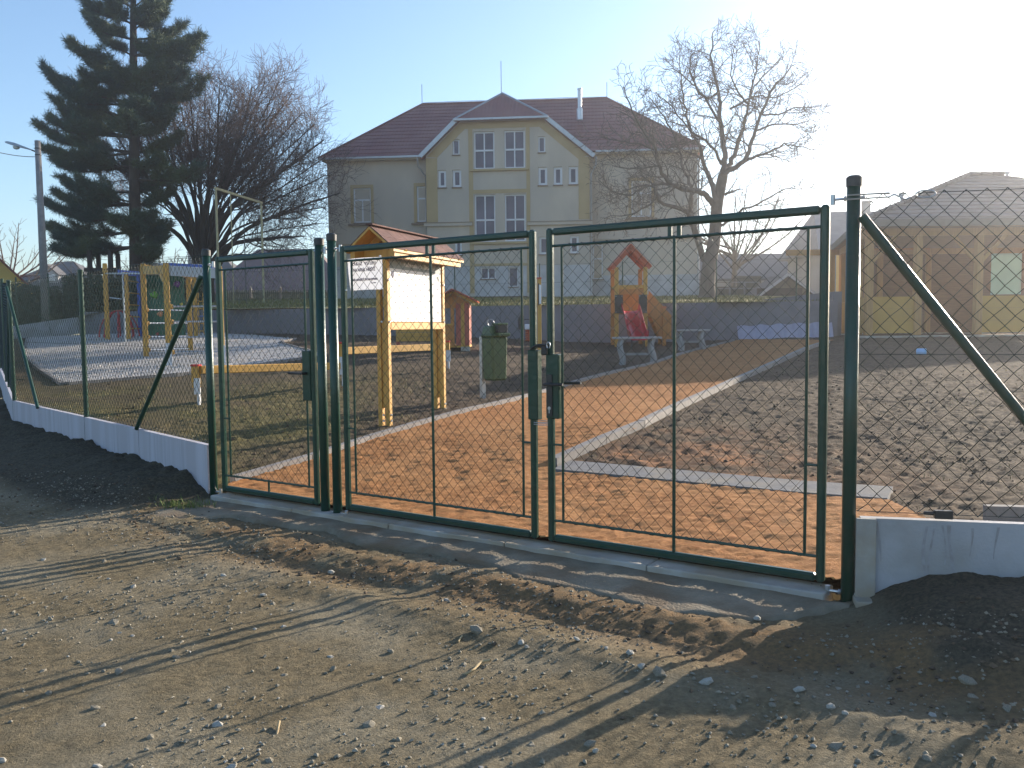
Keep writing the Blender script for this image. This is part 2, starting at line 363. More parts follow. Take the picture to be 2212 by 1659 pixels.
# the wider street ground round it
cx_ = np.r_[np.linspace(-120, -12, 30), np.linspace(-11.4, 9, 70), np.linspace(12, 120, 26)]; cy_ = np.r_[np.linspace(-80, -2, 24), np.linspace(-1.5, 14, 80), np.linspace(15, 34, 20)]
def coarse_keep(x, y):
    inner = (x > -9.4) & (x < 4.0) & (y > 2.1) & (y < 13.6)
    fd = (FB-FA)/np.linalg.norm(FB-FA); left = ((x-FA[0])*fd[1]-(y-FA[1])*fd[0]) < .2
    return ((~inner) & out_keep(x, y) & np.where(x > RP[0], rfence_d(x, y) > .1, True)) | ((y >= 11) & left & (x < -6.5))
sg = grid_mesh('street_ground', cx_, cy_, lambda x, y: zout(x, y)-.012, DIRT, coarse_keep, {'a': lambda x, y: smooth(9, 12, y)*.9, 'b': lambda x, y: x*0}); struct(sg)  # far part coloured darker, standing in for the shade of the mound

def poly_shrink(x, y, poly, d):     # inside by at least d, roughly
    r = in_poly(x, y, poly)
    for a in range(8): r = r & in_poly(x+d*math.cos(a*math.pi/4), y+d*math.sin(a*math.pi/4), poly)
    return r
def zsoil(x, y):
    z = zin(x, y)+.02
    lump = .03*fbm(x, y, 1.1, 3)+.03*np.abs(fbm(x+9, y, 5.5, 3))+.034*fbm(x, y, 16, 2)+.018*fbm(x, y, 34, 1)
    near = np.zeros(np.shape(x))
    for a in range(8): near = near + in_poly(x+.22*math.cos(a*math.pi/4), y+.22*math.sin(a*math.pi/4), PATH)
    k = 1-np.clip(near/4, 0, 1)
    return np.where(in_poly(x, y, PATH) | in_poly(x, y, GRAVEL), z-.09, z-.035-.01*(1-k)+lump*.8*(.15+.85*k))
ny_ = [4.0]
while ny_[-1] < 33: ny_.append(ny_[-1]+max(.034, .0046*ny_[-1]))
def soil_keep(x, y): return fence_inside(x, y) & (wall_side(x, y) < .1) & (~poly_shrink(x, y, PATH, .25)) & (~poly_shrink(x, y, GRAVEL, .3))
so_ = grid_mesh('soil_ground', np.r_[np.arange(-18, -4.5, .08), np.arange(-4.5, 7, .036), np.arange(7, 17, .08)], np.array(ny_), zsoil, SOIL, soil_keep,
    {'a': lambda x, y: smooth(-1.0, -3.0, x)*smooth(20, 11, y)*(.75+.8*fbm(x, y, 1.2, 3)), 'b': lambda x, y: np.exp(-(np.hypot(x-1.5, y-7.6)/1.4)**2)*(.45+1.3*fbm(x, y, 3, 3))}); struct(so_)

def zpath(x, y): return zin(x, y)+.014+.008*fbm(x, y, 4, 2)+.015*fbm(x*.6+y*.35, y*1.2-.4*x, 17, 2)+.013*fbm(x, y, 33, 1)
po = grid_mesh('path', np.arange(-4, 9.5, .029), np.r_[np.arange(4.2, 9.5, .022), np.arange(9.5, 16, .045), np.arange(16, 27.5, .08)], zpath, ORANGE, lambda x, y: in_poly(x, y, PATH) & fence_inside(x, y)); struct(po)
LOC[po.name] = (0, 0, 0)
go = grid_mesh('gravel_surface', np.arange(-17, -2, .07), np.r_[np.arange(13, 20, .06), np.arange(20, 31, .11)], lambda x, y: zin(x, y)+.02+.010*fbm(x, y, 9, 2)+.009*fbm(x, y, 22, 1), GRAVM, lambda x, y: in_poly(x, y, GRAVEL)); struct(go)
LOC[go.name] = (0, 0, 0)

def resample(pl, step):
    pl = np.array(pl); d = np.r_[0, np.cumsum(np.linalg.norm(np.diff(pl, axis=0), axis=1))]; s = np.arange(0, d[-1], step)
    return np.c_[np.interp(s, d, pl[:, 0]), np.interp(s, d, pl[:, 1])]
def kerb(pl, parent, w=.06, top=.06, step=1.0):
    q = resample(pl, step)
    for i in range(len(q)-1):
        a, b = q[i], q[i+1]; za, zb = zin(*a)+top-.11, zin(*b)+top-.11
        j = RNG.uniform(-.003, .003)
        MB().bar((a[0], a[1], za+j), (b[0], b[1], zb+j), w, .22, over=-.004).build('kerb_stone', CONCK, parent)
kerb(PATH_L, po, .07); kerb(PATH_R, po, .085)
kerb(GRAVEL[:6], go, .06, .05); kerb(GRAVEL[5:8], go, .06, .05); kerb([GRAVEL[-1], GRAVEL[0], GRAVEL[1]], go, .06, .05)
# grey flat strip beside the gate area, made of long slabs
sd = (STRIP1-STRIP0); SL = np.linalg.norm(sd); sd /= SL; sn = np.array([-sd[1], sd[0]])
nS = 4
for i in range(nS):
    a = STRIP0+sd*(SL*i/nS+.004); b = STRIP0+sd*(SL*(i+1)/nS-.004)
    mb = MB(); za, zb = zin(*a)+.022, zin(*b)+.022
    mb.prism([(a[0]-sn[0]*.0, a[1]-sn[1]*.0, za), (b[0], b[1], zb), (b[0]+sn[0]*.36, b[1]+sn[1]*.36, zb+.025), (a[0]+sn[0]*.36, a[1]+sn[1]*.36, za+.025)], (0, 0, -.1))
    mb.build('edging_slab', CONCG, po)
# pale paving behind the right fence
PAVM = mat('beige_paving', (.50, .45, .37), .9, (.42, .37, .30), 7, bump=.2, bscale=40)
pv = bpy.data.objects.new('paving', None); COL.objects.link(pv); pv['kind'] = 'structure'; LOC[pv.name] = (0, 0, 0)
for i in range(12):
    for j in range(3):
        if i == 0 and j > 1: continue
        p = RP+RD*(.98+i*.404)+np.array([-RD[1], RD[0]])*(.20+j*.304); q = [p, p+RD*.4, p+RD*.4+np.array([-RD[1], RD[0]])*.3, p+np.array([-RD[1], RD[0]])*.3]
        z = .17+.014*i+.012*j+RNG.uniform(-.003, .003)
        MB().prism([(k[0], k[1], z) for k in q], (0, 0, -.07)).build('paving_slab', PAVM, pv)
a = RP+RD*.95+np.array([-RD[1], RD[0]])*1.14; b = a+RD*5
MB().bar((a[0], a[1], .17), (b[0], b[1], .24), .06, .12).build('kerb_stone', CONCK, pv)

# terrace lawn, reaching the horizon
lx = np.r_[-290, -200, -120, np.linspace(-70, W1[0]-.05, 70), W1[0]+.15, np.linspace(W1[0]+2, 70, 45), 120, 200, 290]; ly = np.r_[np.linspace(25.5, 64, 60), np.linspace(68, 110, 12), 150, 220, 300]
lw = grid_mesh('lawn', lx, ly, lambda x, y: zlawn(x, y)+.05*fbm(x, y, .4, 3), LAWN, lambda x, y: (wall_side(x, y) > -.1) & ((x > W0[0]) | (y > 33)) | ((y > 32) & (x < -15)) | (y > 35)); struct(lw)

# ------------------------------------------------------------------ concrete under the gates
th = thing('gate_threshold', 'long pale concrete sill running under the three green gates', 'concrete sill', gate_pt(2.5, -.1))
for i in range(5):
    l0, l1 = -.02+i*1.0, -.02+(i+1)*1.0-.006
    P = [gate_pt(l0, -.028, -.085), gate_pt(l1, -.028, -.085), gate_pt(l1, -.028, .10), gate_pt(l0, -.028, .10)]
    MB().prism(P, (0, 0, -.2)).build('sill_block', CONC, th, bevel=.006)
ap_l = np.arange(-.15, 5.45, .03); ap_w = np.arange(0, .95, .03)
def apron():
    L, Wd = np.meshgrid(ap_l, ap_w); edge = .30+.10*np.sin(L*1.15+.6)+.20*smooth(4.0, 5.0, L)+.22*fbm(L, L*0, 1.8, 4)
    edge = edge*smooth(-.2, .25, L)*smooth(5.5, 5.2, L)+.02
    z = -.06-.05*Wd+.012*fbm(L*3, Wd*3, 1.5, 3) - .16*smooth(0, .09, Wd-edge)
    X = G0[0]+GD[0]*L-GN[0]*(Wd+.08); Y = G0[1]+GD[1]*L-GN[1]*(Wd+.08)
    nx, ny = len(ap_l), len(ap_w); i = (np.arange(ny-1)[:, None]*nx+np.arange(nx-1)[None]).ravel()
    return MB().add(np.c_[X.ravel(), Y.ravel(), z.ravel()], np.c_[i, i+nx, i+1+nx, i+1])
APR = mat('trampled_concrete', (.25, .21, .15), .9, (.17, .14, .095), 7, bump=.5, bscale=60, col3=(.17, .115, .065), scale3=3.2)
struct(apron().build('concrete_apron', APR, smooth=True))

# ------------------------------------------------------------------ chain-link netting
def netting(a, b, z0a, z1a, z0b, z1b, diag, r, mb=None, sides=5, jit=.0025, rows=None):
    """woven diamonds between two plan points; z0/z1 lower and upper edge at each end"""
    a = np.asarray(a, float); b = np.asarray(b, float); L = np.linalg.norm(b-a); d = (b-a)/L; nrm = np.array([-d[1], d[0]])
    nc = max(2, int(round(L/(diag/2)))); w = L/nc; nr = rows or max(2, int(round((z1a-z0a)/(diag/2))))
    j = np.arange(nr+1); J = np.random.uniform(-jit, jit, (nc+2, nr+1, 2))
    pol = []
    for k in range(nc):
        col = np.where((k+j) % 2 == 0, k, k+1); s = col*w+J[col, j, 0]; t = j/nr
        bow = np.sin(np.pi*s/L)
        zz0 = z0a+(z0b-z0a)*s/L; zz1 = z1a+(z1b-z1a)*s/L; z = zz0+(zz1-zz0)*t+J[col, j, 1]
        off = np.where((k+j) % 2 == 0, r, -r)*.9
        pol.append(np.c_[a[0]+d[0]*s+nrm[0]*off, a[1]+d[1]*s+nrm[1]*off, z])
    mb = mb or MB()
    return mb.tube(pol, r, sides, ref=(nrm[0], nrm[1], .05))

def ring_tube(mb, pts_, r, sides=10):
    n = len(pts_)
    for i in range(n): mb.rod(pts_[i], pts_[(i+1) % n], r, sides)
def leaf(name, label, l0, l1, diag, spacers=1, lock=None, hinge_at=None, sign=False):
    """gate leaf between l0 (nearer the camera side) and l1; frame of round tube, thin inner frame, netting"""
    c = gate_pt((l0+l1)/2, 0); t = thing(name, label, 'gate', c)
    zb, zt = .03, 1.935; R = .0215
    mb = MB()
    f0, f1 = l0+R, l1-R
    hw = .024
    for l in (f0, f1):
        mb.bar(gate_pt(l, zb-hw, 0), gate_pt(l, zt+hw, 0), .044, .044, up=(GN[0], GN[1], 0))
    for z in (zb, zt): mb.bar(gate_pt(f0+.022, z), gate_pt(f1-.022, z), .044, .044, up=(0, 0, 1))
    mb.build('frame', GREEN, t, bevel=.012, smooth=False)
    i0, i1, ib, it = l0+.105, l1-.105, .14, 1.85
    mb = MB()
    for l in (i0, i1): mb.rod(gate_pt(l, ib), gate_pt(l, it+.0), .0085, 8)
    for z in (ib, it): mb.rod(gate_pt(f0, z), gate_pt(f1, z), .0085, 8)
    for z in (.62,): 
        mb.rod(gate_pt(f0, z), gate_pt(i0, z), .007, 8); mb.rod(gate_pt(f1, z), gate_pt(i1, z), .007, 8)
    mb.build('inner_frame', GREEN, t)
    mid = (l0+l1)/2
    if spacers:
        mb = MB(); mb.rod(gate_pt(mid, zb), gate_pt(mid, it), .010, 8); mb.build('centre_bar', GREEN, t)
        mb = MB()
        for dd in (-.028, .028): mb.bar(gate_pt(mid+dd, it), gate_pt(mid+dd, zt-.02), .024, .012, up=(GN[0], GN[1], 0))
        mb.rod(gate_pt(mid, it+.06), gate_pt(mid, it+.075), .006); mb.build('spacer_plate', GREEN, t)
    else:
        MB().rod(gate_pt(mid, zb), gate_pt(mid, ib), .009, 8).build('spacer_bar', GREEN, t)
    mb = netting(gate_pt(i0, 0)[:2], gate_pt(i1, 0)[:2], ib+.004, it-.006, ib+.004, it-.006, diag, .0018)
    mb.build('netting', WIRE, t, smooth=True)
    for z in (ib, it):                          # lacing wire round the thin bars
        mb = MB(); s = np.linspace(i0, i1, int((i1-i0)/.012)); ang = s*2*np.pi/.085
        mb.tube(np.array([gate_pt(q, z+.011*math.cos(g_), .011*math.sin(g_)) for q, g_ in zip(s, ang)]), .0016, 4)
        mb.build('lacing_wire', WIRE, t, smooth=True)
    return t
leafA = leaf('gate_leaf', 'wide green chain-link gate leaf hung on the thickest post, with a lock box', 0.0, 1.687, .077)
leafB = leaf('gate_leaf', 'wide green chain-link gate leaf carrying the white no-entry notice', 1.772, 3.465, .077)
leafW = leaf('wicket_gate', 'narrow green chain-link wicket gate with a lever handle', 3.756, 4.905, .077, spacers=0)
# lock boxes
def lockbox(t, l, w, zc, side):
    MB().box(gate_pt(l, zc), (w, .06, .42), np.c_[np.r_[GD, 0], np.r_[GN, 0], (0, 0, 1)]).build('lock_box', GREEN, t, bevel=.006)
B3 = np.c_[np.r_[GD, 0], np.r_[GN, 0], (0, 0, 1)]
lb = MB().box(gate_pt(1.64, .985), (.09, .062, .40), B3).build('lock_box', GREEN, leafA, bevel=.005); LOC[lb.name] = LOC[leafA.name]
pl = MB().box(gate_pt(1.655, .93, -.036), (.04, .008, .26), B3).build('lock_plate', BLACK, lb, bevel=.002)
MB().rod(gate_pt(1.655, .85, -.042), gate_pt(1.655, .85, -.0405), .011, 12).box(gate_pt(1.655, .833, -.041), (.006, .003, .028), B3).build('keyhole', ZINC, lb)
hm = MB().rod(gate_pt(1.655, 1.0, -.04), gate_pt(1.655, 1.0, -.085), .01, 10).rod(gate_pt(1.665, 1.0, -.085), gate_pt(1.53, 1.003, -.085), .0095, 10)
hm.rod(gate_pt(1.655, 1.0, .03), gate_pt(1.655, 1.0, .085), .01, 10).rod(gate_pt(1.665, 1.0, .085), gate_pt(1.50, 1.003, .085), .0095, 10); hm.build('handle', BLACK, leafA, smooth=False)
MB().box(gate_pt(1.755+.03, .99), (.075, .055, .44), B3).build('strike_box', GREEN, leafB, bevel=.005)
lb = MB().box(gate_pt(3.835, 1.0), (.085, .062, .38), B3).build('lock_box', GREEN, leafW, bevel=.005)
hm = MB().rod(gate_pt(3.83, 1.02, .03), gate_pt(3.83, 1.02, .08), .01).rod(gate_pt(3.82, 1.02, .08), gate_pt(3.97, 1.02, .08), .0095).rod(gate_pt(3.83, 1.02, -.03), gate_pt(3.83, 1.02, -.08), .01).rod(gate_pt(3.82, 1.02, -.08), gate_pt(3.97, 1.02, -.08), .0095)
hm.build('handle', BLACK, leafW)
# chain with padlock and the wire loop that tie the leaves together
t = thing('cable_lock', 'black cable lock looped round the meeting gate frames above the lock box', 'lock', gate_pt(1.73, 1.23))
ang = np.linspace(0, 2*np.pi, 28)
MB().tube(np.array([gate_pt(1.73+.075*math.cos(q), 1.235-.012*math.cos(q)+.006*math.sin(3*q), .042*math.sin(q)) for q in ang]), .008, 8).build('cable', BLACK, t, smooth=True)
MB().box(gate_pt(1.685, 1.205, -.045), (.04, .022, .05), B3).build('lock_body', BLACK, t, bevel=.006)
MB().tube(np.array([gate_pt(1.655+.012*math.cos(q), 1.24+.02*math.sin(q), -.045) for q in np.linspace(-1, 4.2, 12)]), .004, 6).build('shackle', ZINC, t, smooth=True)
t = MB().tube([np.array([gate_pt(1.73+.068*math.cos(q), z+.004*math.sin(q), .03*math.sin(q)) for q in ang]) for z in (.745, .757)], .0026, 6).build('wire_tie', ZINC, smooth=True)
tag(t, 'silver wire wound round both gate frames below the lock box', 'wire')

# gate posts
def post(name, label, p, z0, z1, r, cap=True, hinge=None, group=None, catg='fence post'):
    t = thing(name, label, catg, (p[0], p[1], z0), group=group)
    MB().rod((p[0], p[1], z0-.25), (p[0], p[1], z1-.02), r, 20).build('tube', GREEN, t, smooth=False)
    for f in t.children[0].data.polygons: f.use_smooth = len(f.vertices) == 4
    if cap:
        o = MB().lathe([(r+.004, z1-.055), (r+.005, z1-.01), (r*.8, z1), (.001, z1+.003)], (p[0], p[1], 0), 20).build('cap', CAPM, t, smooth=False)
    for (dl, z, dirv) in (hinge or []):
        h = MB(); e = np.r_[p, z]+np.r_[dirv, 0]*dl
        h.rod(np.r_[p, z]-np.r_[dirv, 0]*(r+.02), e, .007, 8).rod(e-(0, 0, .025), e+(0, 0, .025), .013, 10).rod(np.r_[p, z]+np.r_[dirv, 0]*(r+.001), np.r_[p, z]+np.r_[dirv, 0]*(r+.012), .014, 6)
        h.build('hinge', ZINC, t)
    return t
post('gate_post', 'thickest green post at the end of the low wall, holding the wide gate', RP, -.1, 2.09, .034, hinge=[(.10, 1.98, GD), (.10, -.03, GD)])
P2 = gate_pt(3.56, 0)[:2]; P3 = gate_pt(3.69, 0)[:2]
post('gate_post', 'green capped post carrying the gate leaf with the notice', P2, -.1, 2.06, .034, hinge=[(.09, 1.945, -GD), (.09, -.03, -GD)])
post('gate_post', 'green capped post on which the wicket gate closes', P3, -.1, 2.035, .034, hinge=[(.06, 1.94, -GD)])
post('gate_post', 'green post between the wicket gate and the low white wall', LP, -.05, 2.03, .032, hinge=[(.09, 1.9, -GD), (.09, -.01, -GD)])

# ------------------------------------------------------------------ no-entry notice
def lettering(parent, txt, org, ux, uz, nrm, size, mname, name='lettering', align='CENTER', spacing=1.0, sx=1.0):
    cu = bpy.data.curves.new('t', 'FONT'); cu.body = txt; cu.size = size; cu.align_x = align; cu.align_y = 'CENTER'; cu.extrude = .0008; cu.offset = size*.022; cu.space_character = spacing
    ob = bpy.data.objects.new('t', cu); COL.objects.link(ob)
    dg_ = bpy.context.evaluated_depsgraph_get(); me = bpy.data.meshes.new_from_object(ob.evaluated_get(dg_)); bpy.data.objects.remove(ob)
    n = len(me.vertices); co = np.empty(n*3, np.float32); me.vertices.foreach_get('co', co); co = co.reshape(-1, 3)
    W = np.asarray(org)[None]+co[:, :1]*sx*np.asarray(ux)[None]+co[:, 1:2]*np.asarray(uz)[None]+co[:, 2:3]*np.asarray(nrm)[None]
    W = W-np.asarray(LOC[parent.name]); me.vertices.foreach_set('co', W.astype(np.float32).ravel()); me.update()
    me.materials.clear(); me.materials.append(mname); o = bpy.data.objects.new(name, me); COL.objects.link(o); o.parent = parent; return o
GD3 = np.r_[GD, 0]; GN3 = np.r_[GN, 0]; UZ = np.array([0, 0, 1.])
SL0, SL1, SZ0, SZ1 = 3.415, 3.075, 1.632, 1.862       # left/right edge, bottom/top
sgn = thing('notice_sheet', 'white plastic notice tied to the netting of the gate leaf', 'sign', gate_pt((SL0+SL1)/2, (SZ0+SZ1)/2, .012))
us = np.linspace(0, 1, 14); vs = np.linspace(0, 1, 12); V = []
for v in vs:
    for u in us:
        w = .016+.006*math.sin(u*6)*math.sin(v*5)+(.012*(1-v)**2*(1-u)); V.append(gate_pt(SL0+(SL1-SL0)*u+.012*(1-v)*(1-u)*0-(.015*(1-v)**1.5)*(1-u), SZ0+(SZ1-SZ0)*v+.004*math.sin(u*3.1), w))
nx = len(us); i = (np.arange(len(vs)-1)[:, None]*nx+np.arange(nx-1)[None]).ravel()
mb = MB().add(V, np.c_[i, i+1, i+1+nx, i+nx]); mb.build('sheet', SIGNW, sgn, smooth=True)
SC_ = (SL0+SL1)/2
for txt, z, sz, sp in (('ZÁKAZ  VSTUPU', 1.822, .032, 1.2), ('NA AREÁL HŘIŠTĚ', 1.778, .031, 1.0), ('AREÁL NENÍ JEŠTĚ ZKOLAUDOVÁN', 1.708, .0215, .85)):
    lettering(sgn, txt, gate_pt(SC_, z, .0085), -GD3, UZ, -GN3, sz, INK, spacing=sp, sx=.86)
lettering(sgn, 'obec Zádub', gate_pt(SC_-.09, 1.682, .0085), -GD3, UZ, -GN3, .011, INK, sx=.9)
mb = MB()
for l, z in ((SL0+.02, SZ1-.012), (SL0+.0, SZ0+.005), (SL1-.012, SZ0+.005), (SL1-.0, SZ1+.005)): mb.lathe([(.001, -.006), (.008, -.003), (.008, .003), (.001, .006)], gate_pt(l, z, -.004), 8)
mb.build('tie_knot', WHITE, sgn)

# ------------------------------------------------------------------ right fence on its low wall
WALLW = mat('white_concrete_panel', (.46, .45, .46), .85, (.38, .37, .38), 3, bump=.15, bscale=60, col3=(.34, .325, .31), scale3=2.4)
STAIN = mat('mud_stain', (.29, .27, .26), .95, (.38, .37, .38), 25, mixpow=(.3, .7))
RN = np.array([-RD[1], RD[0]])
def rpt(s, z, w=0.0): p = RP+RD*s+RN*w; return np.array([p[0], p[1], z])
pw = thing('plinth_wall', 'low pale concrete panel wall with brown drip stains beside the thick gate post', 'low wall', rpt(1.3, 0))
mb = MB().bar(rpt(.055, .115, .0), rpt(2.52, .115, .0), .05, .51, up=(0, 0, 1)); pan = mb.build('panel', WALLW, pw); LOC[pan.name] = LOC[pw.name]
MB().bar(rpt(2.53, .115), rpt(5.0, .115), .05, .51).build('panel', WALLW, pw)
MB().bar(rpt(.03, .16, -.035), rpt(.125, .16, -.035), .03, .42).build('end_post', CONC, pw, bevel=.003)
MB().bar(rpt(.02, -.055, -.08), rpt(.22, -.055, -.08), .12, .05).build('foot_block', CONC, pw, bevel=.004)
mb = MB()
for s0, z1, z0, wd in ((.36, .34, -.02, .018), (.385, .33, .10, .014), (.44, .35, .15, .012), (.475, .35, -.03, .02), (.56, .34, .20, .012), (.68, .35, .19, .011), (1.02, .35, .12, .013), (.14, .36, .15, .015), (1.45, .35, .22, .012)):
    zz = np.linspace(z1, z0, 9); ss = s0+.012*np.sin(zz*14+s0*40); ww = wd*(.62+.18*np.sin(zz*25+s0*9))*np.linspace(1.5, .7, 9)
    V = [rpt(a-b/2, z, -.0262) for a, b, z in zip(ss, ww, zz)]+[rpt(a+b/2, z, -.0262) for a, b, z in zip(ss, ww, zz)]
    mb.add(V, np.array([[k, k+9, k+10, k+1] for k in range(8)]))
mb.build('drip_stain', STAIN, pan)
fr = thing('chain_link_fence', 'green chain-link fence with a slanting brace tube above the stained low wall', 'fence', rpt(1.3, .37))
netting(rpt(.04, 0)[:2], rpt(3.6, 0)[:2], .395, 2.0, .395, 2.0, 0.094, .0026, jit=.004).build('netting', WIRE, fr, smooth=True)
mb = MB()
for z in (.40, 1.2, 1.995): mb.tube(np.array([rpt(s, z-.004*math.sin(s*2), .004) for s in np.linspace(.03, 5, 20)]), .0018, 6)
mb.build('tension_wire', WIRE, fr, smooth=True)
MB().rod(rpt(.03, 1.885, -.045), rpt(1.18, .36, -.045), .024, 16).build('brace', GREEN, fr)
for q in fr.children[-1].data.polygons: q.use_smooth = len(q.vertices) == 4
t2 = MB().box(rpt(.44, .40, -.012), (.085, .03, .042), np.c_[np.r_[RD, 0], np.r_[RN, 0], UZ]).rod(rpt(.35, .405, -.01), rpt(.40, .403, -.01), .01).build('wire_tensioner', BLACK, fr, bevel=.006)
mb = MB().tube(np.array([rpt(.33+.045*math.cos(q), 1.985+.018*math.sin(q), -.004) for q in np.linspace(0, 6.28, 18)]), .004, 6).tube(np.array([rpt(.16+.10*q, 1.975+.012*math.sin(q*6), -.004) for q in np.linspace(0, 1, 10)]), .004, 6)
mb.build('wire_tensioner', ZINC, fr, smooth=True)
mb = MB()
for z in (1.99, 1.97): mb.rod(rpt(-.035, z, -.036), rpt(.16, z+.003, -.036), .004, 6)
mb.build('clamp', ZINC, fr)
fp = rpt(2.55, 0)[:2]; MB().rod((fp[0], fp[1], -.1), (fp[0], fp[1], 2.05), .024, 14).build('post', GREEN, fr)
fp = rpt(4.9, 0)[:2]; MB().rod((fp[0], fp[1], -.1), (fp[0], fp[1], 2.05), .024, 14).build('post', GREEN, fr)

# ------------------------------------------------------------------ left fence on its low wall
def lpt(s, z, w=0.0):
    n = np.array([LDIR[1], -LDIR[0]]); p = LP+LDIR*s+n*w; return np.array([p[0], p[1], z])
LL = np.linalg.norm(FA-LP)
sM = LL*.52
STREAK = mat('streaked_concrete', (.50, .49, .54), .85, (.33, .31, .33), 5, stretch=(3.5, 3.5, .25), mixpow=(.48, .8), bump=.15, bscale=50, col3=(.43, .41, .44), scale3=1.0)
pw = thing('plinth_wall', 'low white streaked concrete wall between the wicket gate and the fence corner', 'low wall', lpt(3, 0))
edges = [.05, sM*.5, sM, sM+(LL-sM)*.58, LL]
for i, (a, b) in enumerate(zip(edges[:-1], edges[1:])):
    MB().bar(lpt(a+.004, .02+.012*i), lpt(b-.004, .02+.012*(i+1)*.9), .05, .72).build('panel', STREAK, pw)
fl = thing('chain_link_fence', 'green chain-link fence on the white wall between wicket gate and corner, with two braces', 'fence', lpt(3, .38))
netting(lpt(.03, 0)[:2], FA, .395, 1.98, .43, 2.03, .082, .0022).build('netting', WIRE, fl, smooth=True)
mb = MB()
for z in (.40, 1.2, 1.99): mb.tube(np.array([lpt(s, z+.03*s/LL, .006) for s in np.linspace(0, LL, 10)]), .0018, 5)
mb.build('tension_wire', WIRE, fl, smooth=True)
for s, zt in ((sM, 2.04), (LL, 2.06)):
    p = lpt(s, 0); MB().rod((p[0], p[1], -.1), (p[0], p[1], zt), .026, 14).lathe([(.030, zt-.04), (.031, zt), (.001, zt+.006)], (p[0], p[1], 0), 12).build('post', GREEN, fl)
for a, za, b, zb in ((.03, 1.80, sM*.50, .40), (LL-.04, 1.97, sM+(LL-sM)*.58, .40)):
    MB().rod(lpt(a, za, -.04), lpt(b, zb, -.04), .021, 12).build('brace', GREEN, fl)
# side fence running back
FD = (FB-FA)/np.linalg.norm(FB-FA); FL_ = np.linalg.norm(FB-FA)
def fpt(s, z): p = FA+FD*s; return np.array([p[0], p[1], z])
zpl = lambda s: .42+(1.46-.42)*s/FL_
pw = thing('plinth_wall', 'low concrete wall running away from the fence corner along the gravel', 'low wall', fpt(10, .5))
for i in range(8):
    a, b = FL_*i/8, FL_*(i+1)/8; MB().bar(fpt(a+.01, zpl(a)-.25), fpt(b-.01, zpl(b)-.25), .05, .5).build('panel', STREAK, pw)
fl = thing('chain_link_fence', 'green chain-link fence running away from the corner beyond the gravel', 'fence', fpt(10, 1))
netting(FA, FB, .45, 2.03, 1.5, 3.1, .085, .0019, rows=38, sides=4).build('netting', WIRE, fl)
for i in range(9):
    s = FL_*i/8
    if i == 0: continue
    p = fpt(s, 0); MB().rod((p[0], p[1], zpl(s)-.5), (p[0], p[1], zpl(s)+1.68), .026, 10).build('post', GREEN, fl)
MB().rod(fpt(.05, 1.95), fpt(1.9, .5), .02, 10).build('brace', GREEN, fl)
MB().rod(fpt(FL_-.05, 2.95), fpt(FL_-2.2, 1.45), .02, 10).build('brace', GREEN, fl)
# back fence
BL = np.linalg.norm(W0-FB)
pw = thing('plinth_wall', 'short white low wall climbing the bank at the back of the gravel', 'low wall', (*(FB+W0)/2, 1.5))
BD = (W0-FB)/BL
for i in range(3):
    a, b = BL*i/3, BL*(i+1)/3; za, zb = 1.46+.45*a/BL, 1.46+.45*b/BL
    MB().bar((*(FB+BD*(a+.01)), za-.3), (*(FB+BD*(b-.01)), zb-.3), .06, .6).build('panel', WALLW, pw)
fl = thing('chain_link_fence', 'green chain-link fence stepping up the bank at the back of the gravel', 'fence', (*(FB+W0)/2, 2))
netting(FB, W0, 1.5, 3.1, 1.95, 3.6, .085, .0019, rows=38, sides=4).build('netting', WIRE, fl)
for i in (1, 2, 3):
    p = FB+BD*BL*i/3; z = 1.46+.45*i/3; MB().rod((*p, z-.5), (*p, z+1.7), .028, 10).build('post', GREEN, fl)
MB().rod((*(FB+BD*.05), 2.95), (*(FB+BD*2.0), 1.75), .02, 10).build('brace', GREEN, fl)

# ------------------------------------------------------------------ retaining wall
RWM = mat('grey_rendered_wall', (.22, .21, .225), .9, (.175, .165, .18), 2.5, bump=.25, bscale=30, col3=(.20, .19, .20), scale3=.5)
WLEN = np.linalg.norm(W1-W0)
rw = thing('retaining_wall', 'long low grey rendered retaining wall holding up the lawn behind the playground', 'wall', (*(W0+W1)/2, 1.0))
nseg = 10
for i in range(nseg):
    a, b = W0+_wd*(WLEN*i/nseg+.006), W0+_wd*(WLEN*(i+1)/nseg-.006)
    MB().bar((a[0], a[1], 1.25), (b[0], b[1], 1.25), .25, 1.64).build('wall_panel', RWM, rw)
for a, b in ((W1+(.05, .1), np.array([W1[0]+.05, 34.2])), (np.array([W1[0]-.05, 34.3]), np.array([46., 34.3]))):
    MB().bar((a[0], a[1], 1.35), (b[0], b[1], 1.35), .25, 2.0).build('wall_panel', RWM, rw)
bf = thing('boundary_fence', 'row of thin dark green posts with wires along the top of the retaining wall', 'fence', (*(W0+W1)/2, 2.1))
for px in (983, 1166, 1345, 1547, 1720):
    d = ray(px, 650); k = (np.cross(_wd, W0)*-1); 
    M_ = np.array([[d[0], -_wd[0]], [d[1], -_wd[1]]]); s_ = np.linalg.solve(M_, W0-CAM[:2]+np.array([-_wd[1], _wd[0]])*.15); p = CAM[:2]+d[:2]*s_[0]
    MB().rod((p[0], p[1], 2.0), (p[0], p[1], 3.42), .022, 8).build('post', GREEN, bf)
mb = MB()
for z in (2.2, 2.8, 3.38): mb.tube(np.array([(*(W0+_wd*q+np.array([-_wd[1], _wd[0]])*.15), z) for q in np.linspace(1, WLEN-1, 12)]), .0035, 4)
mb.build('wire', WIRE, bf)

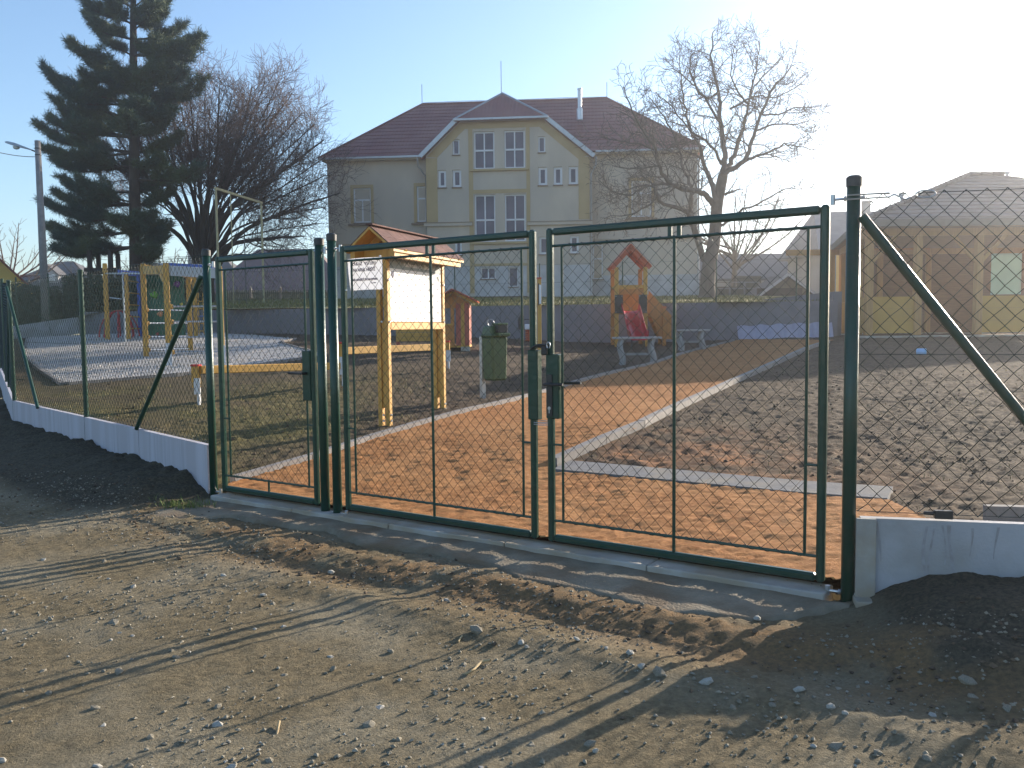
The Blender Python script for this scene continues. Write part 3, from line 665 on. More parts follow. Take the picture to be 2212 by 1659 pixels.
# ------------------------------------------------------------------ school
WALLY = mat('cream_render', (.60, .515, .41), .9, (.52, .445, .355), .9, bump=.12, bscale=25, col3=(.49, .43, .36), scale3=.5, stretch=(1, 1, .45), detail=8)
OCHRE = mat('ochre_render', (.50, .375, .20), .9, (.44, .325, .17), 1.2, bump=.1, bscale=25)
PALEB = mat('pale_base_render', (.56, .55, .55), .9, (.44, .43, .43), 1.5, bump=.1, bscale=25)
ROOFM = mat('red_metal_tile', (.22, .072, .066), .5, (.17, .058, .056), 1.2, wave=('X', 1.6, .015), col3=(.24, .10, .085), scale3=.5)
ROOFS = mat('red_metal_tile_side', (.22, .072, .066), .5, (.17, .058, .056), 1.2, wave=('Y', 1.6, .03))
FRAMEW = mat('white_window_frame', (.74, .74, .76), .4, (.70, .70, .72), 5)
GLASS = mat('window_glass', (.10, .095, .13), .3, (.17, .16, .21), .5, spec=.25)
GUTTER = mat('galvanised_gutter', (.42, .43, .45), .4, (.36, .37, .39), 4, metal=.6)
SILLM = mat('brown_sill', (.24, .17, .12), .7)
SO = at(1097, 645, 46.0)
sch = thing('school', 'large cream school with red hipped roof and a gabled stair bay', 'school', SO, -math.radians(5.0))
def walls(mb, u0, u1, h0, h1, y, holes, reveal=.2, thick=.25, extra_h=()):
    us_ = sorted({u0, u1, *[h[0] for h in holes], *[h[1] for h in holes]}); hs = sorted({h0, h1, *extra_h, *[min(max(h[2], h0), h1) for h in holes], *[min(max(h[3], h0), h1) for h in holes]})
    us_ = [q for q in us_ if u0 <= q <= u1]
    for i in range(len(us_)-1):
        for j in range(len(hs)-1):
            cu, ch = (us_[i]+us_[i+1])/2, (hs[j]+hs[j+1])/2
            if any(h[0] < cu < h[1] and h[2] < ch < h[3] for h in holes): continue
            a, b, c, d = us_[i], us_[i+1], hs[j], hs[j+1]
            mb.add([(a, y, c), (b, y, c), (b, y, d), (a, y, d)], np.array([[0, 1, 2, 3]]))
    for (a, b, c, d) in holes:
        if c > h1 or d < h0: continue
        c, d = max(c, h0), min(d, h1)
        mb.add([(a, y, c), (a, y, d), (a, y+reveal, d), (a, y+reveal, c)], np.array([[0, 1, 2, 3]])).add([(b, y, c), (b, y+reveal, c), (b, y+reveal, d), (b, y, d)], np.array([[0, 1, 2, 3]]))
        mb.add([(a, y, d), (b, y, d), (b, y+reveal, d), (a, y+reveal, d)], np.array([[0, 1, 2, 3]])).add([(a, y, c), (a, y+reveal, c), (b, y+reveal, c), (b, y, c)], np.array([[0, 1, 2, 3]]))
    return mb
def window(par, u0, u1, h0, h1, y, cols=1, rows=(1.0,), fw=.075, sill=True, split=None):
    fr = MB(); yy = y+.13; d = .07
    fr.box(((u0+fw/2), yy, (h0+h1)/2), (fw, d, h1-h0)).box(((u1-fw/2), yy, (h0+h1)/2), (fw, d, h1-h0))
    fr.box(((u0+u1)/2, yy, h0+fw/2), (u1-u0-2*fw, d, fw)).box(((u0+u1)/2, yy, h1-fw/2), (u1-u0-2*fw, d, fw))
    H0, H1 = h0+fw, h1-fw; tot = sum(rows); z = H1; cells = []
    for ri, r in enumerate(rows):
        zz = z-(H1-H0)*r/tot
        nc = cols if split is None else split[ri]
        if ri < len(rows)-1: fr.box(((u0+u1)/2, yy-.008, zz), (u1-u0-2*fw, d, .09))
        U0, U1 = u0+fw, u1-fw
        for c in range(1, nc): fr.box((U0+(U1-U0)*c/nc, yy-.004, (z+zz)/2), (.07, d, z-zz))
        for c in range(nc): cells.append((U0+(U1-U0)*c/nc, U0+(U1-U0)*(c+1)/nc, zz, z))
        z = zz
    w = fr.build('window', FRAMEW, par, local=True)
    for (a, b, c, e) in cells:
        MB().box(((a+b)/2, yy+.012, (c+e)/2), (b-a-.01, .014, e-c-.01)).build('pane', GLASS, w, local=True)
    if sill: MB().box(((u0+u1)/2, y-.03, h0-.03), (u1-u0+.08, .12, .05)).build('sill', SILLM, w, local=True)
    return w
BW = dict(big=[(-1.73,-.63,6.87,8.82),(-.11,.98,6.87,8.84)], mid=[(-1.73,-.62,3.04,5.52),(-.12,.99,3.04,5.51)], slim=[(-2.87,-2.5,7.65,8.46),(1.69,2.06,7.65,8.48)],
    small=[(-3.67,-3.24,5.95,6.86),(-2.89,-2.42,5.95,6.86),(1.68,2.15,5.94,6.88),(2.49,2.95,5.94,6.88),(3.28,3.76,5.95,6.88)], low=[(-2.82,-2.44,2.36,3.2),(1.70,2.18,2.32,3.24),(3.33,3.79,2.34,3.26)],
    base=[(-1.43,-.65,1.07,1.66),(.06,.56,.63,1.66)])
bay_holes = [h for k in BW.values() for h in k]
mb = walls(MB(), -4.31, 4.37, -.6, 9.42, 0, bay_holes, extra_h=(7.55, 7.3))
o = mb.build('bay_wall', WALLY, sch, local=True)
bm = bmesh.new(); bm.from_mesh(o.data); bmesh.ops.remove_doubles(bm, verts=bm.verts[:], dist=.0005)
for sgn_, (ua, ha, ub, hb) in ((-1, (-4.4, 7.55, -2.5, 9.40)), (1, (4.45, 7.42, 2.0, 9.42))):
    nv = Vector((-(hb-ha), 0, (ub-ua))) if sgn_ < 0 else Vector(((ha-hb)*-1 if False else (hb-ha), 0, -(ub-ua)))
    if nv.z < 0: nv = -nv
    bmesh.ops.bisect_plane(bm, geom=bm.verts[:]+bm.edges[:]+bm.faces[:], plane_co=(ua, 0, ha), plane_no=nv, clear_outer=True)
bm.to_mesh(o.data); bm.free()
MB().box((-4.31+.06, .45, 3.5), (.1, .88, 8.2)).box((4.37-.06, .45, 3.5), (.1, .88, 8.0)).build('bay_side_wall', WALLY, sch, local=True)
main_holes = [(-8.52,-7.55,4.28,6.17),(-5.0,-4.05,4.26,6.19),(6.6,7.65,4.28,6.19),(4.53,5.08,1.0,2.87)]
walls(MB(), -9.95, -4.2, -1.2, 7.75, .8, main_holes[:2]).build('main_wall', WALLY, sch, local=True)
walls(MB(), 4.2, 10.07, -1.2, 7.75, .8, main_holes[2:]).build('main_wall', WALLY, sch, local=True)
MB().box((.05, 5.4, 3.2), (19.9, 9.0, 8.9)).build('main_block', WALLY, sch, local=True)
# painted bands
def band(mb, u0, u1, h0, h1, y=0, t=.025): mb.box(((u0+u1)/2, y-t/2+.002, (h0+h1)/2), (u1-u0, t, h1-h0))
for q in ((-4.31, -3.71, 4.12, 7.5), (3.8, 4.37, 4.12, 7.35)): mb = MB(); band(mb, *q); mb.build('pilaster', OCHRE, sch, local=True)
for q in ((-2.02, -1.79, .3, 9.1), (1.05, 1.24, .3, 9.1), (-1.79, 1.05, 5.58, 5.78), (-1.79, 1.05, 1.74, 1.88)): mb = MB(); band(mb, *q); mb.build('window_band', OCHRE, sch, local=True)
mb = MB()
mb.prism([(-4.25, -.02, 7.58), (-2.45, -.02, 9.33), (2.0, -.02, 9.35), (4.3, -.02, 7.45), (3.8, -.02, 7.25), (1.75, -.02, 8.98), (-2.2, -.02, 8.98), (-3.71, -.02, 7.52)], (0, .025, 0)); mb.build('gable_band', OCHRE, sch, local=True)
for (a, b, c, d) in main_holes[:3]:
    for q in ((a-.16, a, c-.05, d+.16), (b, b+.16, c-.05, d+.16), (a, b, d, d+.16)): mb = MB(); band(mb, *q, y=.8); mb.build('window_surround', OCHRE, sch, local=True)
walls(MB(), -1.75, 1.02, -.5, 1.72, -.012, BW['base'], reveal=.05).build('base_render', PALEB, sch, local=True)
walls(MB(), -4.33, -2.03, -.5, 1.74, -.012, []).build('base_render', PALEB, sch, local=True); walls(MB(), 1.25, 4.39, -.5, 1.74, -.012, []).build('base_render', PALEB, sch, local=True)
walls(MB(), -9.97, -4.32, -1.2, 1.9, .788, []).build('base_render', PALEB, sch, local=True); walls(MB(), 4.38, 10.09, -1.2, 1.2, .788, [(4.53,5.08,1.0,2.87)]).build('base_render', PALEB, sch, local=True)
for u0, u1, h in ((-4.45, -1.86, 3.98), (1.1, 4.5, 3.93)): MB().box(((u0+u1)/2, -.07, h), (u1-u0, .16, .16)).build('cornice', WALLY, sch, local=True)
for u0, u1, h in ((-4.47, -1.85, 4.075), (1.09, 4.52, 4.025)): MB().box(((u0+u1)/2, -.085, h), (u1-u0, .19, .03)).build('cornice_flashing', SILLM, sch, local=True)
for u in (-7.2, 7.3): MB().box((u, .72, 3.2), (5.6, .14, .2)).build('string_course', WALLY, sch, local=True)
for h in (6.80, 2.95): MB().box((-.38, -.06, h), (3.1, .16, .11)).build('bay_sill', OCHRE, sch, local=True)
for (a, b, c, d) in main_holes[:3]: MB().box(((a+b)/2, .74, c-.12), (b-a+.6, .18, .09)).build('long_sill', SILLM, sch, local=True)
for q in BW['big']: window(sch, *q, 0, 2, (1, 1), sill=False)
for q in BW['mid']: window(sch, *q, 0, 2, (1.35, 1.15), sill=False)
for q in BW['slim']: window(sch, *q, 0)
for q in BW['small']: window(sch, *q, 0, fw=.12)
for q in BW['low']: window(sch, *q, 0, fw=.11)
window(sch, *BW['base'][0], 0, 2, fw=.05); window(sch, *BW['base'][1], 0, fw=.05)
for q in main_holes[:3]: window(sch, *q, .8, rows=(.6, 1.2), split=(1, 2))
window(sch, *main_holes[3], .8, rows=(.8, 1.2), split=(1, 1))
# roof courses
def courses(a0, a1, b0, b1, n, name, m):
    """bands between lower edge a0-a1 and upper edge b0-b1; every band steps out at its lower edge"""
    a0, a1, b0, b1 = map(lambda q: np.array(q, float), (a0, a1, b0, b1)); nn = np.cross(a1-a0, b0-a0); nn /= np.linalg.norm(nn)
    if nn[2] < 0: nn = -nn
    for i in range(n):
        f, g = i/n, (i+1)/n
        P = [a0+(b0-a0)*f+nn*.03, a1+(b1-a1)*f+nn*.03, a1+(b1-a1)*g+nn*.008, a0+(b0-a0)*g+nn*.008]
        MB().prism(P, -nn*.06).build(name, m, sch, local=True)
E1 = 7.72; RZ = 11.65
eL, eR, fB, bB, ry = -10.3, 10.38, .38, 10.1, 5.2
courses((eL, fB, E1), (eR, fB, E1), (-5.45, ry, RZ), (5.42, ry, RZ), 15, 'tile_course', ROOFM)
courses((eL, bB, E1), (eL, fB, E1), (-5.45, ry+.001, RZ), (-5.45, ry, RZ), 15, 'tile_course', ROOFS)
courses((eR, fB, E1), (eR, bB, E1), (5.42, ry, RZ), (5.42, ry+.001, RZ), 15, 'tile_course', ROOFS)
courses((eR, bB, E1), (eL, bB, E1), (5.42, ry, RZ), (-5.45, ry, RZ), 3, 'tile_course', ROOFM)
mb = MB(); mb.tube([np.array([(eL, fB, E1+.03), (-5.45, ry, RZ+.04), (5.42, ry, RZ+.04), (eR, fB, E1+.03)]), np.array([(eL, bB, E1), (-5.45, ry, RZ+.04)]), np.array([(eR, bB, E1), (5.42, ry, RZ+.04)])], .07, 8)
mb.build('ridge_cap', ROOFM, sch, local=True, smooth=True)
# bay roof
ap = (-.33, 1.6, 11.2); rb = (-.33, 4.8, 11.2)
L0, L1, R0, R1 = (-4.55, -.35, 7.52), (-2.55, -.35, 9.42), (4.62, -.35, 7.30), (2.03, -.35, 9.43)
MB().prism([L0, L1, ap, rb, (-4.55, .3, 7.6)], (0, 0, -.12)).build('bay_roof', ROOFS, sch, local=True)
MB().prism([R1, R0, (4.62, .3, 7.4), rb, ap], (0, 0, -.12)).build('bay_roof', ROOFS, sch, local=True)
MB().prism([(-2.7, -.45, 9.38), (2.2, -.45, 9.39), ap], (0, .02, -.10)).build('bay_roof', ROOFM, sch, local=True)
mb = MB(); mb.tube([np.array([(-2.7, -.45, 9.40), ap, rb]), np.array([(2.2, -.45, 9.41), ap])], .06, 8); mb.build('ridge_cap', GUTTER, sch, local=True)
for (a, b) in ((L0, L1), (R0, R1)):
    MB().bar(np.array(a)+(0, -.03, .02), np.array(b)+(0, -.03, .02), .09, .22, up=(0, 0, 1)).build('verge_board', GUTTER, sch, local=True)
for a, b in (((-2.75, -.5, 9.36), (2.25, -.5, 9.37)), ((eL, fB-.06, E1-.03), (-4.6, fB-.06, E1-.03)), ((4.7, fB-.06, E1-.03), (eR, fB-.06, E1-.03))): MB().bar(a, b, .12, .10).build('gutter', GUTTER, sch, local=True)
MB().box((.04, .62, 7.62), (20.3, .42, .10)).build('soffit', WALLY, sch, local=True)
for u, pth in ((4.46, [(4.72, -.3, 7.3), (4.72, -.28, 6.9), (4.47, -.02, 6.45), (4.47, .0, 0)]), (-4.4, [(-4.72, -.25, 7.5), (-4.72, -.2, 7.1), (-4.42, .5, 6.6), (-4.42, .6, .0)]), (10.1, [(10.25, .4, 7.6), (10.12, .7, 7.1), (10.12, .72, 0)])):
    MB().tube(np.array(pth), .055, 10).build('downpipe', GUTTER, sch, local=True, smooth=True)
MB().lathe([(.17, 9.9), (.17, 10.5), (.11, 10.55), (.11, 11.55), (.13, 11.56), (.13, 11.62)], (3.86, 2.7, 0), 14).build('flue_pipe', ZINC, sch, local=True, smooth=False)
for (x, y, z0, z1) in ((-5.45, ry, RZ, 12.85), (-.4, 1.7, 11.2, 12.95), (5.42, ry, RZ, 12.6)): MB().tube(np.array([(x, y, z0), (x, y, z1)]), .018, 6).build('lightning_rod', CAPM, sch, local=True)
for (x, y, z) in ((2.45, 1.5, 8.75), (3.2, .9, 8.25), (-3.2, .8, 8.2)): MB().lathe([(.05, z-.15), (.05, z+.25), (.09, z+.26), (.09, z+.34)], (x, y, 0), 8).build('roof_vent', ZINC, sch, local=True)
MB().tube(np.array([(-5.4, ry, RZ+.12), (-3, ry, RZ+.15), (0, ry, RZ+.12), (3, ry, RZ+.15), (5.4, ry, RZ+.12)]), .012, 4).build('lightning_wire', CAPM, sch, local=True)
st = thing('stair_block', 'low brown ledge and stone steps at the foot of the school bay', 'steps', SO+np.array([-.3, -1.2, 0]), -math.radians(5))
MB().box((-.3, .3, -.12), (3.2, .7, .4)).build('ledge', mat('brown_ledge', (.12, .07, .05), .8), st, local=True)
MB().box((1.75, .1, -.05), (.55, .8, .5)).build('step', CONCK, st, local=True); MB().box((1.35, -.1, -.2), (.35, .6, .4)).build('step', CONCK, st, local=True)
pt = SO+np.array([5.9, -.2, 0]); o = MB().box((0, 0, .35), (.7, .5, 1.1)).build('utility_cabinet', mat('grey_cabinet', (.25, .25, .24), .7), None, local=True, bevel=.02); o.location = [float(pt[0]), float(pt[1]), float(pt[2])]; tag(o, 'grey utility cabinet against the school wall behind the slide', 'cabinet')

# ------------------------------------------------------------------ bare trees
BARK = mat('grey_brown_bark', (.075, .06, .05), .95, (.045, .037, .03), 6, bump=.7, bscale=18, stretch=(1, 1, .35))
BARKG = mat('grey_bark', (.13, .11, .09), .95, (.075, .06, .05), 5, bump=.7, bscale=14, stretch=(1, 1, .35))
TWIG = mat('red_brown_twigs', (.12, .075, .065), .9, (.085, .055, .05), 4)
TWIGG = mat('grey_twigs', (.13, .105, .085), .9, (.09, .07, .06), 4)
def unit(v): return v/np.maximum(np.linalg.norm(v), 1e-9)
def sway(a, d, L, n, up, wob, rg):
    P = [a]; d = unit(d)
    for k in range(n):
        d = unit(d+np.array([rg.gauss(0, wob), rg.gauss(0, wob), rg.gauss(0, wob)+up])); P.append(P[-1]+d*L/n)
    return np.array(P)
def limb_pts(P, t):
    d = np.r_[0, np.cumsum(np.linalg.norm(np.diff(P, axis=0), axis=1))]; s = t*d[-1]; i = min(np.searchsorted(d, s, 'right')-1, len(P)-2); f = (s-d[i])/max(d[i+1]-d[i], 1e-9)
    return P[i]+(P[i+1]-P[i])*f, unit(P[i+1]-P[i]), d[-1]
def branch_out(P, r0, r1, lev, rg, store, dens, Lf, up, ang, wob, rmin, tmin=.2, tp=.75):
    """side shoots along the polyline P (radius r0 to r1)"""
    _, _, L = limb_pts(P, 0); n = max(2, int(dens[lev]*L))
    for k in range(n):
        t = tmin+(1-tmin)*(k+rg.random())/n; p, d, _ = limb_pts(P, min(t, .99)); r = (r0+(r1-r0)*t)*.55
        ax = unit(np.cross(d, np.array([rg.gauss(0, 1), rg.gauss(0, 1), rg.gauss(0, 1)]))); a = math.radians(rg.uniform(*ang)); dd = d*math.cos(a)+ax*math.sin(a)
        l = Lf[lev]*(1.15-tp*t)*rg.uniform(.6, 1.25)
        Q = sway(p, dd, l, (5, 4, 3, 3)[lev], up[lev], wob, rg); ra, rb = max(min(r, .02*l+.004), rmin), max(r*.25, rmin*.7); rb = min(ra, rb)
        store[0 if lev == 0 else 1].append((Q, np.linspace(ra, rb, len(Q))))
        if lev+1 < len(dens): branch_out(Q, ra, rb, lev+1, rg, store, dens, Lf, up, ang, wob, rmin, .15, tp)
def tree_build(name, label, base, trunk, store, m1, m2, group=None):
    t = thing(name, label, 'tree', base, group=group)
    MB().tube([q[0] for q in trunk], [q[1] for q in trunk], 9).build('trunk', m1, t, smooth=True)
    MB().tube([q[0] for q in store[0]], [q[1] for q in store[0]], 5).build('limbs', m1, t, smooth=True)['kind'] = 'stuff'
    if store[1]: MB().tube([q[0] for q in store[1]], [q[1] for q in store[1]], 3).build('crown', m2, t, smooth=True)['kind'] = 'stuff'
    return t
def spline(P, n):
    P = np.array(P, float); m = len(P); out = []
    for i in range(m-1):
        p0, p1, p2, p3 = P[max(i-1, 0)], P[i], P[i+1], P[min(i+2, m-1)]
        for k in range(n):
            t = k/n; out.append(.5*((2*p1)+(p2-p0)*t+(2*p0-5*p1+4*p2-p3)*t*t+(3*p1-p0-3*p2+p3)*t**3))
    out.append(P[-1]); return np.array(out)

# the many-stemmed tree left of the school
rg = random.Random(5); YL = 43.0
bse = at(436, 640, YL); bse[2] = float(zlawn(bse[0], bse[1]))-.1
trunk, store = [], ([], [])
stemtop = at(436, 575, YL)
trunk.append((spline([bse, (bse+stemtop)/2+np.array([.05, 0, 0]), stemtop], 4), np.linspace(.62, .50, 9)))
TG = [(165,300),(150,240),(178,180),(215,150),(262,140),(310,125),(355,120),(402,108),(440,118),(475,140),(505,150),(540,172),(562,130),(590,113),(622,124),(655,148),(690,190),(715,230),(738,268),(745,310),(742,352),(770,395),(735,430),(715,470),(690,505),(640,545),(200,380),(180,450),(240,330),(330,200),(420,220),(520,260),(600,240),(640,330),(660,420),(380,160),(560,200),(460,190),(610,180),(680,280)]
for i, (tx, ty) in enumerate(TG):
    dy = rg.uniform(-4.5, 4.5); tip = at(tx, ty, YL+dy*.8); tip = stemtop+(tip-stemtop)*.88
    root = stemtop+np.array([rg.uniform(-.3, .3), rg.uniform(-.3, .3), rg.uniform(-.9, .1)])
    v = tip-root; hz = abs(v[0])/max(v[2], .5)
    m1 = root+v*.3+np.array([-v[0]*.06, 0, abs(v[0])*.10+.4]); m2 = root+v*.66+np.array([rg.uniform(-.25, .25), 0, abs(v[0])*.09+.1])
    P = spline([root, m1, m2, tip], 5); P += np.cumsum(np.array([[rg.gauss(0, .03) for _ in range(3)] for _ in P]), axis=0)*.6
    r0 = rg.uniform(.10, .17) if i % 3 == 0 else rg.uniform(.045, .085); trunk.append((P, np.linspace(r0, .022, len(P)) if i % 3 else np.linspace(r0*1.15, .025, len(P))))
    branch_out(P, r0, .022, 0, rg, store, (2.6, 4.0, 5.0), (1.7, 1.05, .6), (.10, .07, .04), (26, 60), .15, .0078, .42, .35)
tree_build('bare_tree', 'wide leafless tree with many upright stems at the left of the school', bse, trunk, store, BARK, TWIG)
# the gnarled tree at the right corner of the school
rg = random.Random(9); YR = 38.5
Z = lambda zx, zy: (1287.7+.29*zx, 61+.29*zy)
bse = at(1528, 642, YR); bse[2] = float(zlawn(bse[0], bse[1]))-.15
def traced(pl, dys): return [at(x, y, YR+d) for (x, y), d in zip(pl, dys)]
trunk, store = [], ([], [])
main = spline([bse, at(1529, 610, YR), at(1533, 570, YR), at(1543, 520, YR+.1), at(1549, 447, YR+.2), at(1560, 389, YR+.2), at(1563, 377, YR+.2)], 4)
trunk.append((main, np.interp(np.linspace(0, 1, len(main)), [0, .12, .4, .7, 1], [.46, .34, .30, .25, .21])))
LM = [([Z(950,1090),Z(952,1000),Z(965,930),Z(930,720),Z(918,560),Z(905,450),Z(860,250),Z(872,100),Z(870,10)], .15, .9),
 ([Z(955,1085),Z(1010,1050),Z(1110,980),Z(1150,880),Z(1190,760),Z(1250,580),Z(1330,440),Z(1400,350),Z(1480,270)], .13, -1.6),
 ([Z(955,1085),Z(1000,1000),Z(1030,930),Z(1060,840),Z(1110,680),Z(1140,540),Z(1170,400),Z(1200,280),Z(1220,100)], .12, 2.2),
 ([Z(1110,982),Z(1200,950),Z(1300,920),Z(1400,865),Z(1500,885),Z(1640,905)], .07, -2.0),
 ([Z(1185,765),Z(1290,720),Z(1400,715),Z(1500,710),Z(1580,690)], .05, 1.4),
 ([Z(1000,600),Z(1080,560),Z(1200,500),Z(1300,520),Z(1450,470),Z(1520,400)], .05, 1.0),
 ([Z(1230,640),Z(1350,640),Z(1480,600),Z(1640,590)], .045, -1.0),
 ([Z(870,1310),Z(820,1240),Z(760,1215),Z(600,1180),Z(510,1110),Z(460,1000),Z(440,890),Z(330,740),Z(250,560),Z(200,440)], .14, -3.0),
 ([Z(900,1290),Z(850,1130),Z(800,990),Z(760,860),Z(700,750),Z(660,600),Z(640,450),Z(620,200)], .12, 2.6),
 ([(1522,563),Z(740,1540),Z(710,1440),Z(695,1385),Z(630,1350),Z(500,1310),Z(450,1240),Z(430,1190),Z(330,1170),Z(180,1230)], .15, -2.5),
 ([Z(700,1390),Z(710,1240),Z(690,1150),Z(650,1050),Z(620,900),Z(560,760),Z(480,620),Z(380,500)], .10, 1.2),
 ([Z(930,1010),Z(900,940),Z(850,870),Z(740,790),Z(640,690),Z(540,560),Z(440,480)], .07, -1.4),
 ([Z(925,705),Z(830,560),Z(760,460),Z(700,400),Z(600,310),Z(500,300)], .06, 1.2),
 ([Z(905,480),Z(840,520),Z(740,450),Z(700,260),Z(720,190)], .045, -1.2),
 ([Z(960,1240),Z(1020,1215),Z(1100,1190)], .07, -.8),
 ([Z(930,1470),Z(1010,1420),Z(1100,1350),Z(1250,1280),Z(1400,1200),Z(1540,1195)], .07, -1.6),
 ([Z(600,1180),Z(480,1160),Z(330,1190),Z(240,1250),Z(100,1200),Z(20,1130)], .06, -1.5),
 ([Z(470,1020),Z(380,1040),Z(250,1050),Z(120,1010)], .05, -1.0),
 ([Z(450,1260),Z(380,1330),Z(250,1390),Z(60,1420)], .05, -1.2),
 ([Z(440,900),Z(330,860),Z(220,850),Z(60,800)], .05, -1.8),
 ([Z(620,920),Z(520,900),Z(420,800),Z(300,720)], .05, 1.5),
 ([Z(800,1000),Z(720,930),Z(640,900),Z(560,880)], .05, .8),
 ([Z(1140,560),Z(1060,480),Z(1000,340),Z(1030,130)], .05, -1.2), ([Z(1180,430),Z(1280,330),Z(1380,210)], .04, 1.1)]
for pl, r0, dep in LM:
    n = len(pl); P = spline(traced(pl, [dep*k/(n-1) for k in range(n)]), 3); P[1:] += np.array([[rg.gauss(0, .03) for _ in range(3)] for _ in P[1:]])
    trunk.append((P, np.linspace(r0, .016, len(P))))
    branch_out(P, r0, .016, 0, rg, store, (3.5, 5.0, 5.2), (1.35, .70, .38), (.05, .06, .02), (28, 68), .20, .0105, .12, .4)
tree_build('bare_tree', 'gnarled leafless tree with a leaning trunk in front of the right school corner', bse, trunk, store, BARKG, TWIGG)
def simple_tree(px, py, Y, h, spread, label, seed, m1=BARKG, m2=TWIGG, dens=(1.6, 2.2), nl=9, zb=None, group=None, name='bare_tree'):
    rg = random.Random(seed); b = at(px, py, Y); b[2] = zb if zb is not None else float(zlawn(b[0], b[1]))-.1
    trunk, store = [], ([], []); top = b+np.array([rg.uniform(-.3, .3), 0, h*.42]); tr = spline([b, (b+top)/2+np.array([rg.uniform(-.2, .2), 0, 0]), top], 4)
    trunk.append((tr, np.linspace(.022*h+.05, .016*h, len(tr))))
    for k in range(nl):
        a = 2*math.pi*k/nl+rg.uniform(-.3, .3); rr = spread*rg.uniform(.45, 1.0); st_, _, _ = limb_pts(tr, rg.uniform(.55, 1)); tip = top+np.array([math.cos(a)*rr, math.sin(a)*rr, h*.58*math.sqrt(max(.12, 1-(rr/spread)**2*.75))*rg.uniform(.75, 1.0)])
        P = spline([st_, st_+(tip-st_)*.45+np.array([math.cos(a)*.15*rr, math.sin(a)*.1*rr, .0]), tip], 4); trunk.append((P, np.linspace(.010*h, .014, len(P))))
        branch_out(P, .01*h, .014, 0, rg, store, dens, (.2*h, .1*h, .06*h), (.08, .06, .05), (22, 50), .14, .011, .2)
    return tree_build(name, label, b, trunk, store, m1, m2, group)
simple_tree(22, 640, 52, 6.6, 4.6, 'leafless tree beyond the side fence, left of the lamp pole', 3, dens=(1.8, 2.6), nl=12)
simple_tree(249, 625, 47, 4.6, 3.0, 'small leafless tree seen under the pine between the fence and the hedge', 4, nl=9)
simple_tree(357, 630, 58, 5.5, 3.0, 'slender leafless tree behind the pine trunk and the climbing frame', 8, nl=9)
simple_tree(1579, 640, 54, 7.4, 5.4, 'leafless tree behind the gnarled one, beside the long dark roof', 6, nl=15, dens=(2.0, 2.6))

# ------------------------------------------------------------------ pine
PB = mat('pine_bark', (.085, .06, .045), .95, (.05, .035, .028), 5, bump=.8, bscale=12, stretch=(1, 1, .4))
NEED = mat('pine_needles', (.065, .105, .048), .75, (.10, .125, .045), .8, col3=(.042, .08, .055), scale3=.6)
rg = random.Random(21); YP = 39.5
pb = at(293, 640, YP); pb[2] = float(zlawn(pb[0], pb[1]))-.1
ptop = at(288, -60, YP)
tr = spline([pb, at(292, 500, YP), at(290, 330, YP), at(288, 120, YP), ptop], 6)
BR = [(60,178,8),(75,192,44),(100,205,60),(120,222,84),(150,152,104),(175,192,128),(205,205,140),(215,101,165),(240,148,216),(255,118,190),(268,125,232),(290,108,270),(300,140,255),(322,84,286),(335,98,337),(348,125,362),(352,165,345),(425,135,401),(440,160,415),(455,125,431),(470,101,451),(480,150,470),(508,108,505),(520,128,525),(535,118,548),(545,160,545),
 (30,361,12),(50,355,30),(90,394,67),(110,435,94),(120,405,100),(150,411,131),(165,370,140),(178,340,155),(230,435,189),(245,360,215),(320,388,303),(335,350,325),(390,428,377),(300,350,280),(440,371,421),(455,330,440),(480,320,472),(520,345,505),(545,330,545),(200,395,165),(270,370,250),(15,215,-30),(20,350,-40),(-20,240,-60),(-30,330,-70),(130,385,112),(60,330,55),(360,345,350),(410,340,398)]
brs, tufts = [], []
def pine_branch(root, tip):
    v = tip-root; L = np.linalg.norm(v); sag = .10*L
    P = spline([root, root+v*.4+np.array([0, 0, -sag*.3]), root+v*.75+np.array([0, 0, -sag*.5]), tip+np.array([0, 0, .12*L*.5])], 4)
    brs.append((P, np.linspace(.022+.012*L, .012, len(P))))
    d0 = unit(v); side = unit(np.cross(d0, (0, 0, 1)))
    nsub = int(12+L*9)
    for k in range(nsub):
        t = .22+.78*(k+rg.random())/nsub; p, d, _ = limb_pts(P, min(t, .995)); s = rg.choice((-1, 1)); sl = (.35+.30*L*(1.05-t))*rg.uniform(.5, 1.2)
        dd = unit(d*.75+side*s*rg.uniform(.3, 1.0)+np.array([0, 0, rg.uniform(.0, .45)])); Q = sway(p, dd, sl, 3, .06, .08, rg)
        brs.append((Q, np.linspace(.014, .006, 4)))
        for j in range(int(4+sl*8)):
            q, dq, _ = limb_pts(Q, rg.uniform(.25, 1.0)); tufts.append((q, unit(dq+np.array([0, 0, .25]))))
for (ya, tx, ty) in BR:
    i = np.argmin([abs((CY-FPX*np.dot(q-CAM, CU)/np.dot(q-CAM, CF))-ya) for q in tr]); root = tr[i]
    pine_branch(root, at(tx, ty, YP+rg.uniform(-1.6, 1.6)))
for k in range(26):                                   # branches towards and away from the street
    f = rg.uniform(.10, .98); p, _, _ = limb_pts(tr, f); py_ = CY-FPX*np.dot(p-CAM, CU)/np.dot(p-CAM, CF)
    if 368 < py_ < 395: continue
    L = np.interp(py_, [-60, 60, 180, 300, 450, 560], [1.2, 2.3, 3.0, 3.6, 3.4, 3.0])*rg.uniform(.6, 1.05)*(.75 if py_ > 380 else 1); a = rg.choice((1, -1))*rg.uniform(.5, 1.5)+(0 if rg.random() < .5 else math.pi)
    pine_branch(p, p+np.array([math.cos(a)*L*.8, math.sin(a)*L, rg.uniform(-.22, .22)*L]))
pine = thing('pine_tree', 'tall dark green pine with layered branches at the left', 'tree', pb)
